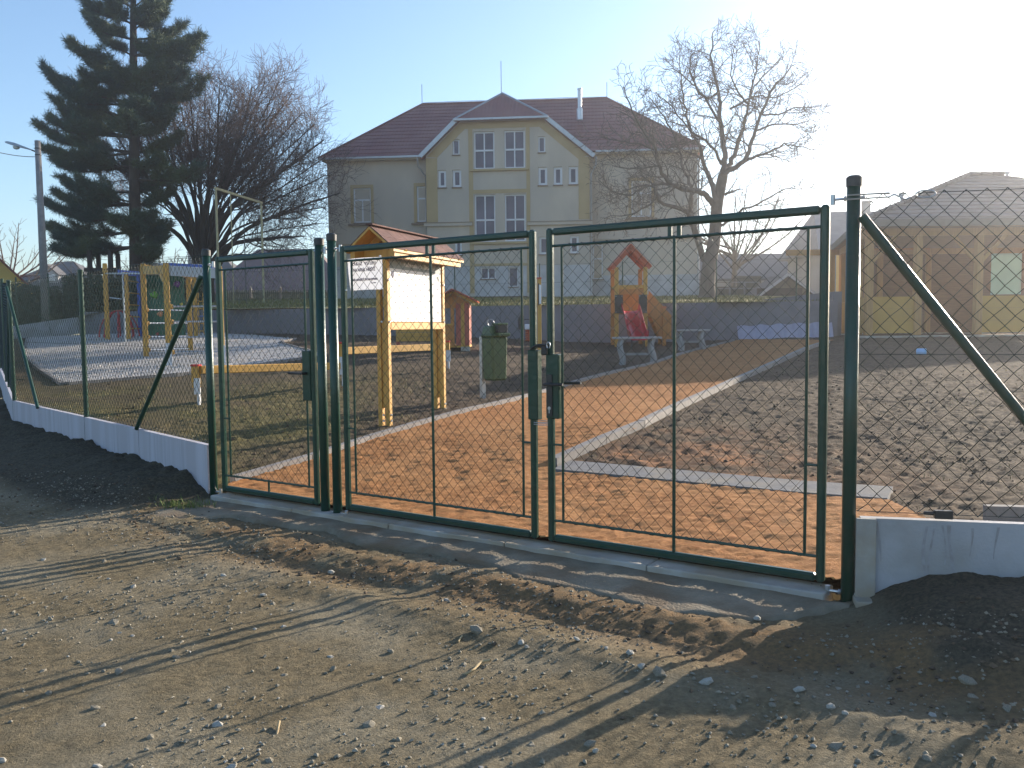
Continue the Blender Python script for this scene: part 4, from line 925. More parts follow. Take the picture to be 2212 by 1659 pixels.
MB().tube(tr, np.interp(np.linspace(0, 1, len(tr)), [0, .5, 1], [.30, .22, .10]), 10).build('trunk', PB, pine, smooth=True)
MB().tube([b[0] for b in brs], [b[1] for b in brs], 4).build('branches', PB, pine, smooth=True)['kind'] = 'stuff'
nT = len(tufts); TQ = np.array([t_[0] for t_ in tufts]); TD = np.array([t_[1] for t_ in tufts]); NB = 14
rs = np.random.RandomState(2); ND = TD[:, None]*.55+rs.normal(0, .62, (nT, NB, 3)); ND /= np.linalg.norm(ND, axis=2, keepdims=True); Ln = rs.uniform(.15, .32, (nT, NB, 1))
SD = np.cross(ND, rs.normal(0, 1, (nT, NB, 3))); SD /= np.linalg.norm(SD, axis=2, keepdims=True); Wd_ = rs.uniform(.006, .012, (nT, NB, 1))
Bp = TQ[:, None]+rs.normal(0, .05, (nT, NB, 3))
V = np.stack([Bp-SD*Wd_, Bp+SD*Wd_, Bp+ND*Ln+SD*Wd_*.6, Bp+ND*Ln-SD*Wd_*.6], 2).reshape(-1, 3)
MB().add(V, np.arange(len(V)).reshape(-1, 4)).build('needles', NEED, pine)['kind'] = 'stuff'

# ------------------------------------------------------------------ hedge, pergola, lamp, houses on the left
HEDG = mat('dark_hedge_leaves', (.020, .045, .03), .8, (.03, .06, .032), 1.5)
HCORE = mat('hedge_core', (.010, .016, .011), 1.0)
def hedge(label, a, b, z0, z1, th_, n, seed):
    rs = np.random.RandomState(seed); a = np.array(a); b = np.array(b); d = (b-a)/np.linalg.norm(b-a); L = np.linalg.norm(b-a); nn_ = np.array([-d[1], d[0]])
    t = thing('hedge', label, 'hedge', ((a+b)/2)[:1].tolist()+[((a+b)/2)[1], z0])
    mb = MB(); mb.bar((*a, (z0+z1)/2-.1), (*b, (z0+z1)/2-.1), th_*.55, z1-z0-.35); mb.build('stems', HCORE, t)
    s = rs.uniform(0, L, n); w = rs.choice([-1, 1], n)*th_/2*np.sqrt(rs.uniform(.35, 1, n)); z = z0+(z1-z0)*rs.uniform(0, 1, n)**.8+.16*np.sin(s*2.1)*(rs.uniform(0, 1, n) > .5)
    C_ = np.c_[a[0]+d[0]*s+nn_[0]*w, a[1]+d[1]*s+nn_[1]*w, z]; A_ = rs.normal(0, 1, (n, 3)); A_ /= np.linalg.norm(A_, axis=1, keepdims=True); B_ = np.cross(A_, rs.normal(0, 1, (n, 3))); B_ /= np.linalg.norm(B_, axis=1, keepdims=True)
    q = rs.uniform(.05, .11, (n, 1)); V = np.stack([C_-A_*q, C_+B_*q*.5, C_+A_*q, C_-B_*q*.5], 1).reshape(-1, 3)
    MB().add(V, np.arange(4*n).reshape(-1, 4)).build('foliage', HEDG, t)['kind'] = 'stuff'
hedge('tall dark clipped hedge behind the climbing frame and back fence', at(140, 650, 36)[:2], at(452, 650, 37.5)[:2], 1.5, 3.65, 1.1, 9000, 4)
hedge('lower dark hedge between the lamp pole and the yellow house', at(20, 650, 36.5)[:2], at(141, 650, 36.2)[:2], 1.3, 3.25, 1.0, 4500, 5)
DWOOD = mat('dark_brown_wood', (.045, .03, .022), .8, (.03, .02, .015), 4, stretch=(6, 6, 1))
pg = thing('pergola', 'dark wooden pergola frame standing above the hedge', 'pergola', at(220, 620, 38.5))
pp = [at(x, 640, Y) for x, Y in ((197, 38.2), (242, 38.2), (216, 40), (258, 40), (300, 40))]
for q in pp: MB().box((q[0], q[1], (q[2]+4.35)/2), (.16, .16, 4.35-q[2]+1.2)).build('post', DWOOD, pg)
for a, b in ((0, 1), (2, 4), (0, 2), (1, 3)): MB().bar((pp[a][0], pp[a][1], 4.1), (pp[b][0], pp[b][1], 4.1), .1, .16, over=.25).build('beam', DWOOD, pg)
LPM = mat('grey_lamp_pole', (.27, .25, .24), .85, (.21, .195, .185), 6, bump=.2, bscale=20)
lb_ = at(97, 700, 34); lp = thing('street_lamp', 'tall grey concrete lamp pole with a grey lantern arm reaching left', 'street lamp', (lb_[0], 34, 1.2))
lt_ = at(81, 304, 34); xx = at(98, 660, 34)[0]
MB().tube(np.array([(lt_[0]+.02, 34, .8), (lt_[0], 34, lt_[2])]), np.array([.165, .105]), 14, cap=True).build('pole', LPM, lp, smooth=False)
for f in lp.children[0].data.polygons: f.use_smooth = len(f.vertices) == 4
a = np.array([lt_[0]-.08, 34, lt_[2]-.42]); MB().tube(np.array([a+(.1, 0, -.05), a, a+(-.16, 0, .06)]), .03, 8).build('arm', CAPM, lp)
hd = MB(); c = a+np.array([-.16, 0, .06])
prof = [(0, .045, .05), (-.28, .09, .10), (-.62, .15, .15), (-.9, .13, .12), (-1.02, .06, .05)]
V = []
for (dx, w, h) in prof:
    cc = c+np.array([dx, 0, -dx*.30]); V += [cc+(0, -w, -h*.2), cc+(0, w, -h*.2), cc+(0, w*.8, h*.6), cc+(0, -w*.8, h*.6)]
F = [[0, 1, 2, 3], [16, 19, 18, 17]]+[[4*i+k, 4*i+4+k, 4*i+4+(k+1) % 4, 4*i+(k+1) % 4] for i in range(4) for k in range(4)]
hd.add(V, F); hd.build('lantern', GUTTER, lp, bevel=.015)
MB().lathe([(.02, -.11), (.10, -.08), (.13, 0)], c+np.array([-.6, 0, .14]), 10).build('lamp_bowl', mat('frosted_bowl', (.6, .62, .62), .3), lp)
for q, zz in (('bracket', -.55), ('bracket', -.30)): MB().lathe([(.118, -.02), (.118, .02)], (lt_[0], 34, lt_[2]+zz), 12).build(q, CAPM, lp)
cb = MB(); s = np.linspace(0, 1, 16); A0 = np.array([lt_[0]-.1, 34, lt_[2]-.62]); A1 = at(-160, 262, 30)
cb.tube([A0+(A1-A0)*s[:, None]-np.array([0, 0, 1])*(1.2*s*(1-s))[:, None]], .014, 5); A1 = np.array([lt_[0]+.1, 34, 4.6]); A2 = at(330, 560, 62)
o = cb.build('overhead_cable', CAPM, None); tag(o, 'single overhead cable leading left from the lamp pole', 'cable')
o = MB().tube([A1+(A2-A1)*s[:, None]-np.array([0, 0, 1])*(1.0*s*(1-s))[:, None]], .012, 5).build('overhead_cable', CAPM, None); tag(o, 'thin overhead cable running back from the lamp pole under the pine', 'cable')
cbl = []
for k, (y0, y1) in enumerate(((538, 522), (534, 518), (543, 529))):
    A0, A1 = at(330, y0+22, 60), at(760, y1-3, 52); cbl.append(A0+(A1-A0)*s[:, None]-np.array([0, 0, 1])*(1.0*s*(1-s))[:, None])
for k, c_ in enumerate(cbl):
    o = MB().tube([c_], .012, 4).build('power_line', CAPM, None); tag(o, 'thin power line crossing the pale sky left of the school above the wicket', 'power line', 'power lines beside the school')

HW = {}
def house(label, c, rot, w, dpt, hz, rise, wallm, roofm, over=.3, hip=0, name='house', windows=(), chim=(), cat='house', z0=-1.2):
    """gable (hip=0) or hip house: ridge along local x"""
    t = thing(name, label, cat, c, rot)
    MB().box((0, 0, (hz+z0)/2), (w, dpt, hz-z0)).build('wall', wallm, t, local=True)
    x, y = w/2+over, dpt/2+over; e = hz-over*rise/(dpt/2); rx = w/2+over-hip
    if hip == 0:
        for s_ in (-1, 1): MB().prism([(s_*w/2, -dpt/2, hz), (s_*w/2, dpt/2, hz), (s_*w/2, 0, hz+rise-.02)], (-s_*.05, 0, 0)).build('gable_wall', wallm, t, local=True)
    rf = None
    for s_ in (-1, 1):
        o = MB().prism([(-x, s_*y, e), (x, s_*y, e), (rx, 0, hz+rise), (-rx, 0, hz+rise)], (0, 0, .12)).build('roof', roofm, t, local=True); rf = o
    if hip:
        for s_ in (-1, 1): MB().prism([(s_*x, -y, e), (s_*x, y, e), (s_*rx, 0, hz+rise)], (0, 0, .12)).build('roof', roofm, t, local=True)
    for (cx2, cy2, w2, h2) in chim:
        ch = MB().box((cx2, cy2, hz+rise*.5+h2/2), (w2, w2, rise+h2)); ch.box((cx2, cy2, hz+rise+h2-.03), (w2*1.3, w2*1.3, .10)); ch.build('chimney', wallm if False else CHIM, rf, local=True)
    for (side, u, zz, ww, hh) in windows:
        if side == 'f': P = (u, -dpt/2-.02, zz); S = (ww, .06, hh); S2 = (ww-.16, .03, hh-.16); d2 = (0, -.03, 0)
        else: P = (w/2+.02, u, zz); S = (.06, ww, hh); S2 = (.03, ww-.16, hh-.16); d2 = (.03, 0, 0)
        wf = MB().box(P, S).build('window', FRAMEW, t, local=True); MB().box(np.array(P)+d2, S2).build('pane', GLASS, wf, local=True)
    return t
CHIM = mat('chimney_render', (.42, .40, .38), .9, (.34, .32, .31), 4)
SLATE = mat('grey_roof_tiles', (.10, .095, .10), .75, (.075, .07, .075), 2, wave=('Z', 6, .03))
REDT = mat('red_roof_tiles', (.32, .11, .07), .8, (.25, .08, .055), 3, wave=('Z', 6, .03))
PURP = mat('purple_brown_tiles', (.17, .115, .115), .8, (.13, .09, .095), 2, wave=('Z', 5, .03))
YEL = mat('yellow_render', (.72, .52, .16), .9, (.66, .47, .14), 1.0)
GREYW = mat('grey_render', (.40, .40, .41), .9, (.34, .34, .35), 1.0)
DGREENW = mat('dark_green_boards', (.05, .075, .05), .8, (.04, .06, .04), 3)
p = at(-112, 640, 47); house('yellow house with a red roof edge beyond the side fence', (p[0], 47, 1.8), math.radians(122), 9, 7.6, 1.75, 4.1, YEL, REDT, over=.35, windows=())
p = at(146, 640, 92); house('far grey-roofed house with a small white dormer window', (p[0], 92, 3.0), .05, 9.5, 9, 3.0, 2.75, GREYW, SLATE, hip=4.2, windows=(('f', 1.9, 2.2, .8, .8), ('f', 3.3, 2.2, 1.2, .7)))
dm = at(104, 592, 88); t = thing('dormer_house', 'pale little gabled dormer in front of the far grey roof', 'dormer', dm)
MB().prism([(-1.0+dm[0], 88, dm[2]-1.2), (1.0+dm[0], 88, dm[2]-1.2), (1.0+dm[0], 88, dm[2]), (dm[0], 88, dm[2]+.9), (-1.0+dm[0], 88, dm[2])], (0, 1.5, 0)).build('wall', GREYW, t)
MB().bar((dm[0]-1.25, 88.5, dm[2]-.1), (dm[0], 88.5, dm[2]+.98), 1.9, .12, up=(0, 0, 1)).bar((dm[0]+1.25, 88.5, dm[2]-.1), (dm[0], 88.5, dm[2]+.98), 1.9, .12, up=(0, 0, 1)).build('roof', SLATE, t)
for dx in (-.42, .42): MB().box((dm[0]+dx, 87.97, dm[2]-.35), (.62, .06, .75)).build('window', WHITE, t)
p = at(262, 640, 97); house('far low house with a dark hipped roof right of the lamp pole', (p[0], 97, 3.0), .03, 7.2, 9, 2.6, 2.5, CHIM, SLATE, hip=3.4, windows=(('f', -1.5, 1.9, .8, .8), ('f', .6, 1.9, .8, .8)), chim=((-.9, 0, .5, .5),))
p = at(430, 640, 80); house('far grey house with a chimney between pine and bare tree', (p[0], 84, 3.0), .0, 9.0, 9, 2.6, 2.7, GREYW, SLATE, hip=3.6, chim=((-2.0, 0, .6, .7),))
p = at(610, 640, 72); house('long low house with a purple-brown tiled roof seen through the wicket gate', (p[0], 74, 3.0), .02, 10.5, 8, 1.75, 3.4, DGREENW, PURP, hip=3.2, over=.5)
pf = thing('picket_fence', 'dark picket fence with pale posts on the lawn behind the wicket gate', 'fence', at(600, 645, 58))
A0, A1 = at(478, 652, 58), at(735, 652, 58)
for k in range(5):
    q = A0+(A1-A0)*k/4; MB().box((q[0], q[1], q[2]+.42), (.14, .14, 1.0)).lathe([(.12, q[2]+.9), (.02, q[2]+1.05)], (q[0], q[1], 0), 4).build('post', CONCK, pf)
for zz in (.2, .6): MB().bar(A0+(0, .06, zz), A1+(0, .06, zz), .04, .07).build('rail', DGREENW, pf)
npk = 62
for k in range(npk):
    q = A0+(A1-A0)*(k+.5)/npk; MB().box((q[0], q[1]-.01, q[2]+.40), (.075, .022, .78)).build('picket', DGREENW, pf)
GSL = mat('pale_grey_tiles', (.24, .235, .24), .7, (.20, .195, .20), 2, wave=('Z', 6, .03))
# right-hand background
p = at(1625, 640, 62); house('long low building with a dark grey roof behind the right tree', (p[0]+.6, 66, 3.2), 0, 15.5, 9, 1.5, 2.0, GREYW, SLATE, over=.4)
p = at(1800, 640, 50); house('tall pale grey house with chimneys behind the gazebo', (p[0]+2.6, 52, 2.6), 0, 7.2, 6.4, 3.2, 2.2, GREYW, GSL, over=.5, hip=1.0, chim=((-1.1, -1.0, .38, .3), (-.4, -1.0, .42, .55)))
p = at(1822, 640, 47); o = MB().box((0, 0, 1.0), (1.0, 1.2, 3.6)).build('annex', YEL, None, local=True); o.location = [float(p[0]+.3), 47.0, 2.5]; tag(o, 'narrow yellow annex wall left of the gazebo', 'annex')
p = at(1697, 645, 42); sh = thing('garden_shed', 'small garden shed with a pale-edged gable roof', 'shed', (p[0], 42, float(zlawn(p[0], 42))))
zs = float(zlawn(p[0], 42)); za = at(1697, 594, 42)[2]; zeL = at(1640, 645, 42)[2]+.15
SHW = mat('tan_boards', (.17, .13, .09), .85, (.13, .10, .07), 4, stretch=(6, 1, 1))
MB().prism([(p[0]-1.15, 42, zs-.4), (p[0]+1.25, 42, zs-.4), (p[0]+1.25, 42, zeL+.1), (p[0], 42, za-.05), (p[0]-1.15, 42, zeL+.1)], (0, 2.4, 0)).build('wall', SHW, sh)
for s_ in (-1, 1):
    MB().bar((p[0]+s_*1.5, 43.1, zeL-.08), (p[0]+s_*.0, 43.1, za+.03), 2.9, .08, up=(0, 0, 1)).build('roof', SLATE, sh)
    MB().bar((p[0]+s_*1.5, 41.62, zeL-.10), (p[0]+s_*.0, 41.62, za+.01), .04, .12, up=(0, 0, 1)).build('bargeboard', GUTTER, sh)
MB().box((p[0]-.3, 41.98, zs+.0), (2.2, .06, .75)).build('door', DWOOD, sh)
gf = thing('garden_fence', 'low brown garden fence with pale rails right of the gnarled tree', 'fence', at(1590, 645, 45))
A0, A1 = at(1512, 648, 45), at(1640, 648, 45)
for k in range(5):
    q = A0+(A1-A0)*k/4; MB().box((q[0], q[1], q[2]+.4), (.09, .09, 1.1)).build('post', CONCK, gf)
for zz in (.25, .6, .92): MB().bar(A0+(0, -.07, zz), A1+(0, -.07, zz), .03, .06).build('rail', CONCK, gf)
for k in range(26):
    q = A0+(A1-A0)*(k+.5)/26; MB().box((q[0], q[1]+.03, q[2]+.32), (.11, .02, .75)).build('board', SHW, gf)
pt = at(1668, 640, 46); o = MB().box((0, 0, .55), (1.3, .12, 1.5)).build('board_screen', SHW, None, local=True); o.location = [float(pt[0]-1.2), 46.2, float(pt[2])-.2]; tag(o, 'tan board screen between garden fence and shed', 'screen')

# ------------------------------------------------------------------ playground equipment
def bolt(mb, p, n, r=.018):
    p = np.asarray(p, float); n = unit(np.asarray(n, float)); mb.tube(np.array([p, p+n*.012]), np.array([r, r*.8]), 8, cap=True)
# information board
BL0 = G(833, 919); BR0 = at(951, 892, 11.75)
bd = BR0-BL0; bd[2] = 0; BLn = np.linalg.norm(bd); bd /= BLn; bn = np.array([bd[1], -bd[0], 0]); zb0 = BL0[2]
ib = thing('information_board', 'yellow wooden information board with a pitched shingle roof and white poster', 'information board', BL0)
Bs = np.c_[bd, bn, (0, 0, 1)]
ztop = at(806.6, 491, BL0[1]-.15)[2]; zrB = at(956.7, 514, BR0[1]+.1)[2]; zridge = ztop
zbR = BR0[2]
for e, (p0, z0_) in enumerate(((BL0, zb0), (BR0, zbR))):
    for w in (-.05, .05):
        q = p0+bn*w; MB().box((q[0], q[1], (z0_-.25+zridge-.14)/2), (.075, .055, zridge-.14-z0_+.25), Bs).build('post', YWOOD, ib, bevel=.006)
    q = p0+bd*(.0)+bn*.0; MB().box((q[0], q[1], z0_+.22+.52), (.03, .044, 1.05), Bs).build('batten', YWOOD, ib, bevel=.004)
    mb = MB()
    for zz in (z0_+.06, z0_+.13, z0_+1.25, z0_+1.75):
        bolt(mb, p0+bn*.0775+(0, 0, zz-z0_), bn, .016); bolt(mb, p0+bd*.038*(1 if e else -1)+(0, 0, zz-z0_), bd*(1 if e else -1), .016)
    stuff(mb.build('bolt', ZINC, ib))
pz1 = at(890, 562, (BL0[1]+BR0[1])/2)[2]; pz0 = at(890, 697, (BL0[1]+BR0[1])/2)[2]
fc = (BL0+BR0)/2
for zz, hh in ((pz1+.06, .12), (pz0-.045, .09)):
    q = fc+bn*.045; MB().box((q[0], q[1], zz), (BLn-.08, .07, hh), Bs).build('cross_beam', YWOOD, ib, bevel=.006)
q = fc+bn*.035; MB().box((q[0], q[1], (pz0+pz1)/2), (BLn-.11, .03, pz1-pz0), Bs).build('back_board', YWOOD, ib)
q = fc+bn*.058; pw_ = BLn-.12; ps = MB().box((q[0], q[1], (pz0+pz1)/2), (pw_, .012, pz1-pz0-.02), Bs).build('poster', mat('poster_paper', (.86, .86, .85), .75, (.83, .84, .83), 3), ib); LOC[ps.name] = LOC[ib.name]
q = fc+bn*.0655; MB().box((q[0], q[1], pz1-.085), (pw_-.004, .004, .12), Bs).build('poster_header', GREYB, ps)
lettering(ps, 'Naučná stezka bylin - Zádub', fc*np.array([1, 1, 0])+bn*.070+np.array([0, 0, pz1-.085]), bd, UZ, bn, .07, WHITE, sx=.88)
q = fc+bn*.0645-bd*(pw_/2-.07); MB().prism([q*np.array([1, 1, 0])+bd*a_+np.array([0, 0, pz1-.18+b_]) for a_, b_ in ((-.035, 0), (.035, 0), (.035, -.05), (0, -.085), (-.035, -.05))], bn*.003).build('crest', INK, ps)
q = fc+bn*.0645+bd*(pw_/2-.07); MB().prism([q*np.array([1, 1, 0])+bd*a_+np.array([0, 0, pz1-.18+b_]) for a_, b_ in ((-.03, 0), (.03, 0), (.03, -.05), (0, -.075), (-.03, -.05))], bn*.003).build('crest', GREYB, ps)
SHING = mat('brown_shingles', (.125, .055, .046), .9, (.095, .044, .038), 14, bump=.25, bscale=120, col3=(.155, .075, .062), scale3=5)
r0 = BL0-bd*.30; r1 = BR0+bd*.16; hwid, rise = .32, .27
for s_ in (1, -1):
    for i in range(2):
        for k in range(6):
            fa, fb = k/6, (k+1)/6; g0, g1 = i/2, (i+1)/2
            P = []
            for f_, g_ in ((fa+.002, g1), (fb-.002, g1), (fb-.002, g0), (fa+.002, g0)):
                b0 = r0+(r1-r0)*f_; P.append(np.array([b0[0], b0[1], 0])+bn*s_*hwid*g_+np.array([0, 0, zridge-rise*g_+(.014-.006*(g_ == g0))]))
            MB().prism(P if s_ > 0 else P[::-1], (0, 0, -.012)).build('shingle', SHING, ib)
    b = [np.array([x[0], x[1], 0])+bn*s_*hwid*g_+np.array([0, 0, zridge-rise*g_-.006]) for x, g_ in ((r0, .98), (r1, .98), (r1, 0), (r0, 0))]
    MB().prism(b, (0, 0, -.03)).build('roof_board', YWOOD, ib)
    for x in (BL0, BR0): MB().bar(np.array([x[0], x[1], zridge-.09])+bn*0, np.array([x[0], x[1], zridge-rise-.03])+bn*s_*(hwid-.02), .06, .09, up=(0, 0, 1)).build('rafter', YWOOD, ib)
    xa, xb = r0+bd*.06, r1-bd*.06; MB().bar(np.array([xa[0], xa[1], zridge-rise*.86-.075])+bn*s_*hwid*.82, np.array([xb[0], xb[1], zridge-rise*.86-.075])+bn*s_*hwid*.82, .06, .11).build('purlin', YWOOD, ib)
for x in (BL0, BR0):
    MB().box((x[0], x[1], zridge-.30), (.07, .46, .09), Bs).build('tie_beam', YWOOD, ib)
MB().bar((r0[0], r0[1], zridge+.022), (r1[0], r1[1], zridge+.022), .09, .016).build('ridge_cap', SHING, ib)

# litter bin
bg_ = G(1044, 861); Yb = bg_[1]
lbn = thing('litter_bin', 'dark green plastic litter bin with a hood opening on a grey post', 'litter bin', bg_)
ra = math.radians(38); Rb = rz(ra)
k_ = Yb/FPX
bw = 58*k_*.78; zt0 = at(1060, 727, Yb)[2]; zb1 = at(1060, 822, Yb)[2]
bc = at(1069, 780, Yb); bc = np.array([bc[0], bc[1]+.02, 0])
BING = mat('olive_green_plastic', (.055, .10, .04), .4, (.05, .09, .036), 4)
mb = MB(); mb.box((bc[0], bc[1], (zt0+zb1)/2), (bw*.86, bw*.80, zt0-zb1), Rb, taper=1.12); mb.build('body', BING, lbn, bevel=.03)
zl = at(1060, 715, Yb)[2]
mb = MB(); mb.box((bc[0], bc[1], zt0+.015), (bw*1.04, bw*.96, .05), Rb).box((bc[0]-.02, bc[1]+.01, (zt0+zl)/2+.05), (bw*.9, bw*.82, .14), Rb, taper=.82); mb.build('lid', BING, lbn, bevel=.02)
f = Rb@np.array([1, 0, 0]); g = Rb@np.array([0, -1, 0])
oc = bc+np.array([.085, -.06, zt0+.115]); 
mb = MB(); mb.box(oc+np.array([0, 0, .07]), (bw*.62, bw*.5, .035), Rb).box(oc+np.array([.02, -.02, -.085]), (bw*.68, bw*.52, .05), Rb); mb.build('hood_rim', BING, lbn, bevel=.01)
MB().box(oc, (bw*.56, bw*.46, .12), Rb).build('mouth', BLACK, lbn, bevel=.01)
MB().box((bg_[0]-.01, bg_[1]+.14, (bg_[2]-.2+zt0)/2), (.065, .065, zt0-bg_[2]+.2), Rb).build('post', ZINC, lbn)
zh = at(1055, 690, Yb)[2]; hx = at(1063, 703, Yb)
mb = MB().tube(np.array([hx+(.02, 0, -.10), hx+(-.05, 0, .0), hx+(-.075, 0, .05), hx+(-.05, 0, .085), hx+(.0, 0, .09), hx+(.03, 0, .05), hx+(.0, 0, -.05), hx+(.03, 0, -.09), hx+(.14, 0, -.09)]), .006, 6); mb.build('wire_loop', ZINC, lbn, smooth=True)

# balance beams
def foot(t, p, z1):
    MB().box((p[0], p[1], p[2]+.06+.10), (.05, .09, .45)).build('steel_foot', mat('white_galvanised', (.62, .63, .65), .4, (.55, .56, .58), 6), t)
pA, pB, pC = G(426, 874), G(738, 833), G(966, 796)
tA, tB, tC = at(426, 791, pA[1])[2], at(738, 742, pB[1])[2], at(966, 739, pC[1])[2]
bb = thing('balance_beam', 'angled yellow balance beam on three red-capped posts with white feet', 'balance beam', pB)
for p_, tt in ((pA, tA), (pB, tB), (pC, tC)):
    zc = p_[2]+(tt-p_[2])*.45
    MB().box((p_[0], p_[1], (zc+tt)/2), (.11, .11, tt-zc)).build('post', YWOOD, bb, bevel=.008)
    MB().box((p_[0], p_[1], tt+.012), (.13, .13, .03)).build('cap', REDCAP, bb, bevel=.01)
    MB().box((p_[0]+.03, p_[1]-.062, zc+.02), (.09, .014, (tt-p_[2])*.42)).box((p_[0]+.03, p_[1], (zc+p_[2])/2-.05), (.035, .06, zc-p_[2]+.15)).build('steel_foot', MATS.get('white_galvanised') or mat('white_galvanised', (.62, .63, .65), .4, (.55, .56, .58), 6), bb)
MB().bar(at(432, 799, pA[1]), at(735, 790, pB[1]), .12, .118).build('beam', YWOOD, bb, bevel=.01)
MB().bar(at(742, 758, pB[1]), at(960, 749, pC[1]), .12, .125).build('beam', YWOOD, bb, bevel=.01)

# playhouse
Yh = 22.0; hp = lambda x, y, dy=0: at(x, y, Yh+dy)
hb = G(1000, 756); ph = thing('playhouse', 'small red and orange wooden playhouse with a gable roof behind the board', 'playhouse', hb)
zg = hb[2]; xL, xR = hp(938, 700)[0], hp(1013, 700)[0]; ze = hp(1000, 655)[2]; zap = hp(981, 627)[2]; xa = hp(979, 640)[0]; dpth = 1.5
for k in range(2): MB().box((xR-.05-.13*k*1.7, Yh, (zg+.12+ze)/2), (.12, .06, ze-zg-.12)).build('plank', REDW, ph, bevel=.008)
MB().box((xR-.16, Yh+.02, (zg+.1+ze)/2), (.09, .05, ze-zg-.1)).build('corner_post', YWOOD, ph)
for k in range(10): MB().box((xR-.03, Yh+.1+.14*k, (zg+.12+ze)/2), (.05, .132, ze-zg-.12)).build('plank', REDW, ph)
for k in range(10): MB().box((xL+.03, Yh+.1+.14*k, (zg+.12+ze)/2), (.05, .132, ze-zg-.12)).build('plank', OWOOD, ph)
zw = hp(970, 701)[2]
for k in range(4): MB().box(((xL+xR-.4)/2, Yh, zg+.15+.125*k+.06), (xR-xL-.42, .045, .12)).build('front_board', OWOOD, ph)
MB().box(((xL+xR-.4)/2, Yh-.02, zw+.0), (xR-xL-.42, .12, .04)).build('counter', YWOOD, ph)
for x in (xL+.06, xR-.42): MB().box((x, Yh, (zg+.1+ze)/2), (.09, .08, ze-zg-.1)).build('post', OWOOD, ph)
MB().prism([(xL-.02, Yh, ze-.12), (xR+.02, Yh, ze-.12), (xR+.02, Yh, ze+.02), (xa, Yh, zap-.08), (xL-.02, Yh, ze+.02)], (0, .05, 0)).build('gable', OWOOD, ph)
for s_, xe in ((-1, hp(931, 655)[0]), (1, hp(1031, 655)[0])):
    zee = hp(1031, 652)[2]
    for k in range(6):
        f0, f1 = k/6+.004, (k+1)/6-.004
        a = np.array([xa+(xe-xa)*(f0+f1)/2, Yh+.65, zap+(zee-zap)*(f0+f1)/2+.02]); L_ = math.hypot(xe-xa, zee-zap); th_ = math.atan2(zee-zap, xe-xa)
        Rr = np.array([[math.cos(th_), 0, -math.sin(th_)], [0, 1, 0], [math.sin(th_), 0, math.cos(th_)]])
        MB().box(a, (L_/6-.01, dpth+.55, .028), Rr).build('roof_board', ORED if k % 2 else REDW, ph)
    MB().bar((xa, Yh-.12, zap-.05), (xe, Yh-.12, zee-.05), .03, .06, up=(0, 0, 1)).build('bargeboard', YWOOD, ph)
MB().box(((xL+xR)/2, Yh+.75, zg+.10), (xR-xL, dpth, .06)).build('floor', YWOOD, ph)
for x in (xL+.1, xR-.1): MB().box((x, Yh+.05, zg-.02), (.22, .2, .22)).build('footing', CONC, ph)
x0, x1 = hp(852, 720)[0], hp(936, 720)[0]; zA, zB = hp(890, 708)[2], hp(890, 738)[2]
for k in range(3): MB().box(((x0+x1)/2, Yh+.3, zB+(zA-zB)*(k+.5)/3), (x1-x0, .04, (zA-zB)/3-.008)).build('side_board', YWOOD, ph)
for x in (x0+.05, x1-.05): MB().box((x, Yh+.34, (zA+zg)/2-.1), (.09, .09, zA-zg+.3)).build('post', REDW, ph)

# spring rider and marker post
Ys = 26.0; sp = at(1142, 737, Ys); sr = thing('spring_rider', 'spring rider with white block and orange coil by the grey wall', 'spring rider', sp)
zs0, zs1 = float(zin(sp[0], Ys)), at(1142, 712, Ys)[2]
s = np.linspace(0, 1, 90); MB().tube(np.array([np.array([sp[0]+.09*math.cos(q*32), Ys+.09*math.sin(q*32), zs0+(zs1-zs0)*q]) for q in s]), .022, 6).build('spring', ORED, sr, smooth=True)
MB().box((sp[0]+.03, Ys, at(1142, 706, Ys)[2]), (.30, .5, .16)).build('seat_block', WHITE, sr, bevel=.02)
MB().prism([(sp[0]-.30, Ys, zs1), (sp[0]-.12, Ys, zs1), (sp[0]-.14, Ys, zs1+.42), (sp[0]-.22, Ys, zs1+.5), (sp[0]-.33, Ys, zs1+.3)], (0, .04, 0)).build('figure_panel', BLACK, sr)
zh = at(1142, 690, Ys)[2]; MB().rod((at(1121, 690, Ys)[0], Ys, zh), (at(1147, 690, Ys)[0], Ys, zh), .018, 8).rod((sp[0]-.2, Ys, zh-.3), (sp[0]-.18, Ys, zh+.14), .02, 8).build('handle', CAPM, sr)
ym = 20.0; q = G(1166, 762); sgp = thing('play_post', 'slim orange-yellow play post with red top and white strip seen between the gate frames', 'post', q)
zt_ = at(1166, 603, q[1])[2]; MB().box((q[0], q[1], (q[2]+zt_)/2), (.10, .10, zt_-q[2])).build('post', YWOOD, sgp, bevel=.008)
MB().box((q[0], q[1], zt_+.02), (.12, .12, .05)).build('cap', ORED, sgp, bevel=.01)
MB().box((q[0]+.02, q[1]-.058, at(1166, 636, q[1])[2]), (.05, .012, .48)).build('white_strip', WHITE, sgp); MB().box((q[0]-.02, q[1]-.056, at(1166, 636, q[1])[2]), (.03, .01, .55)).build('dark_strip', BLACK, sgp)
pc = G(1100, 757)
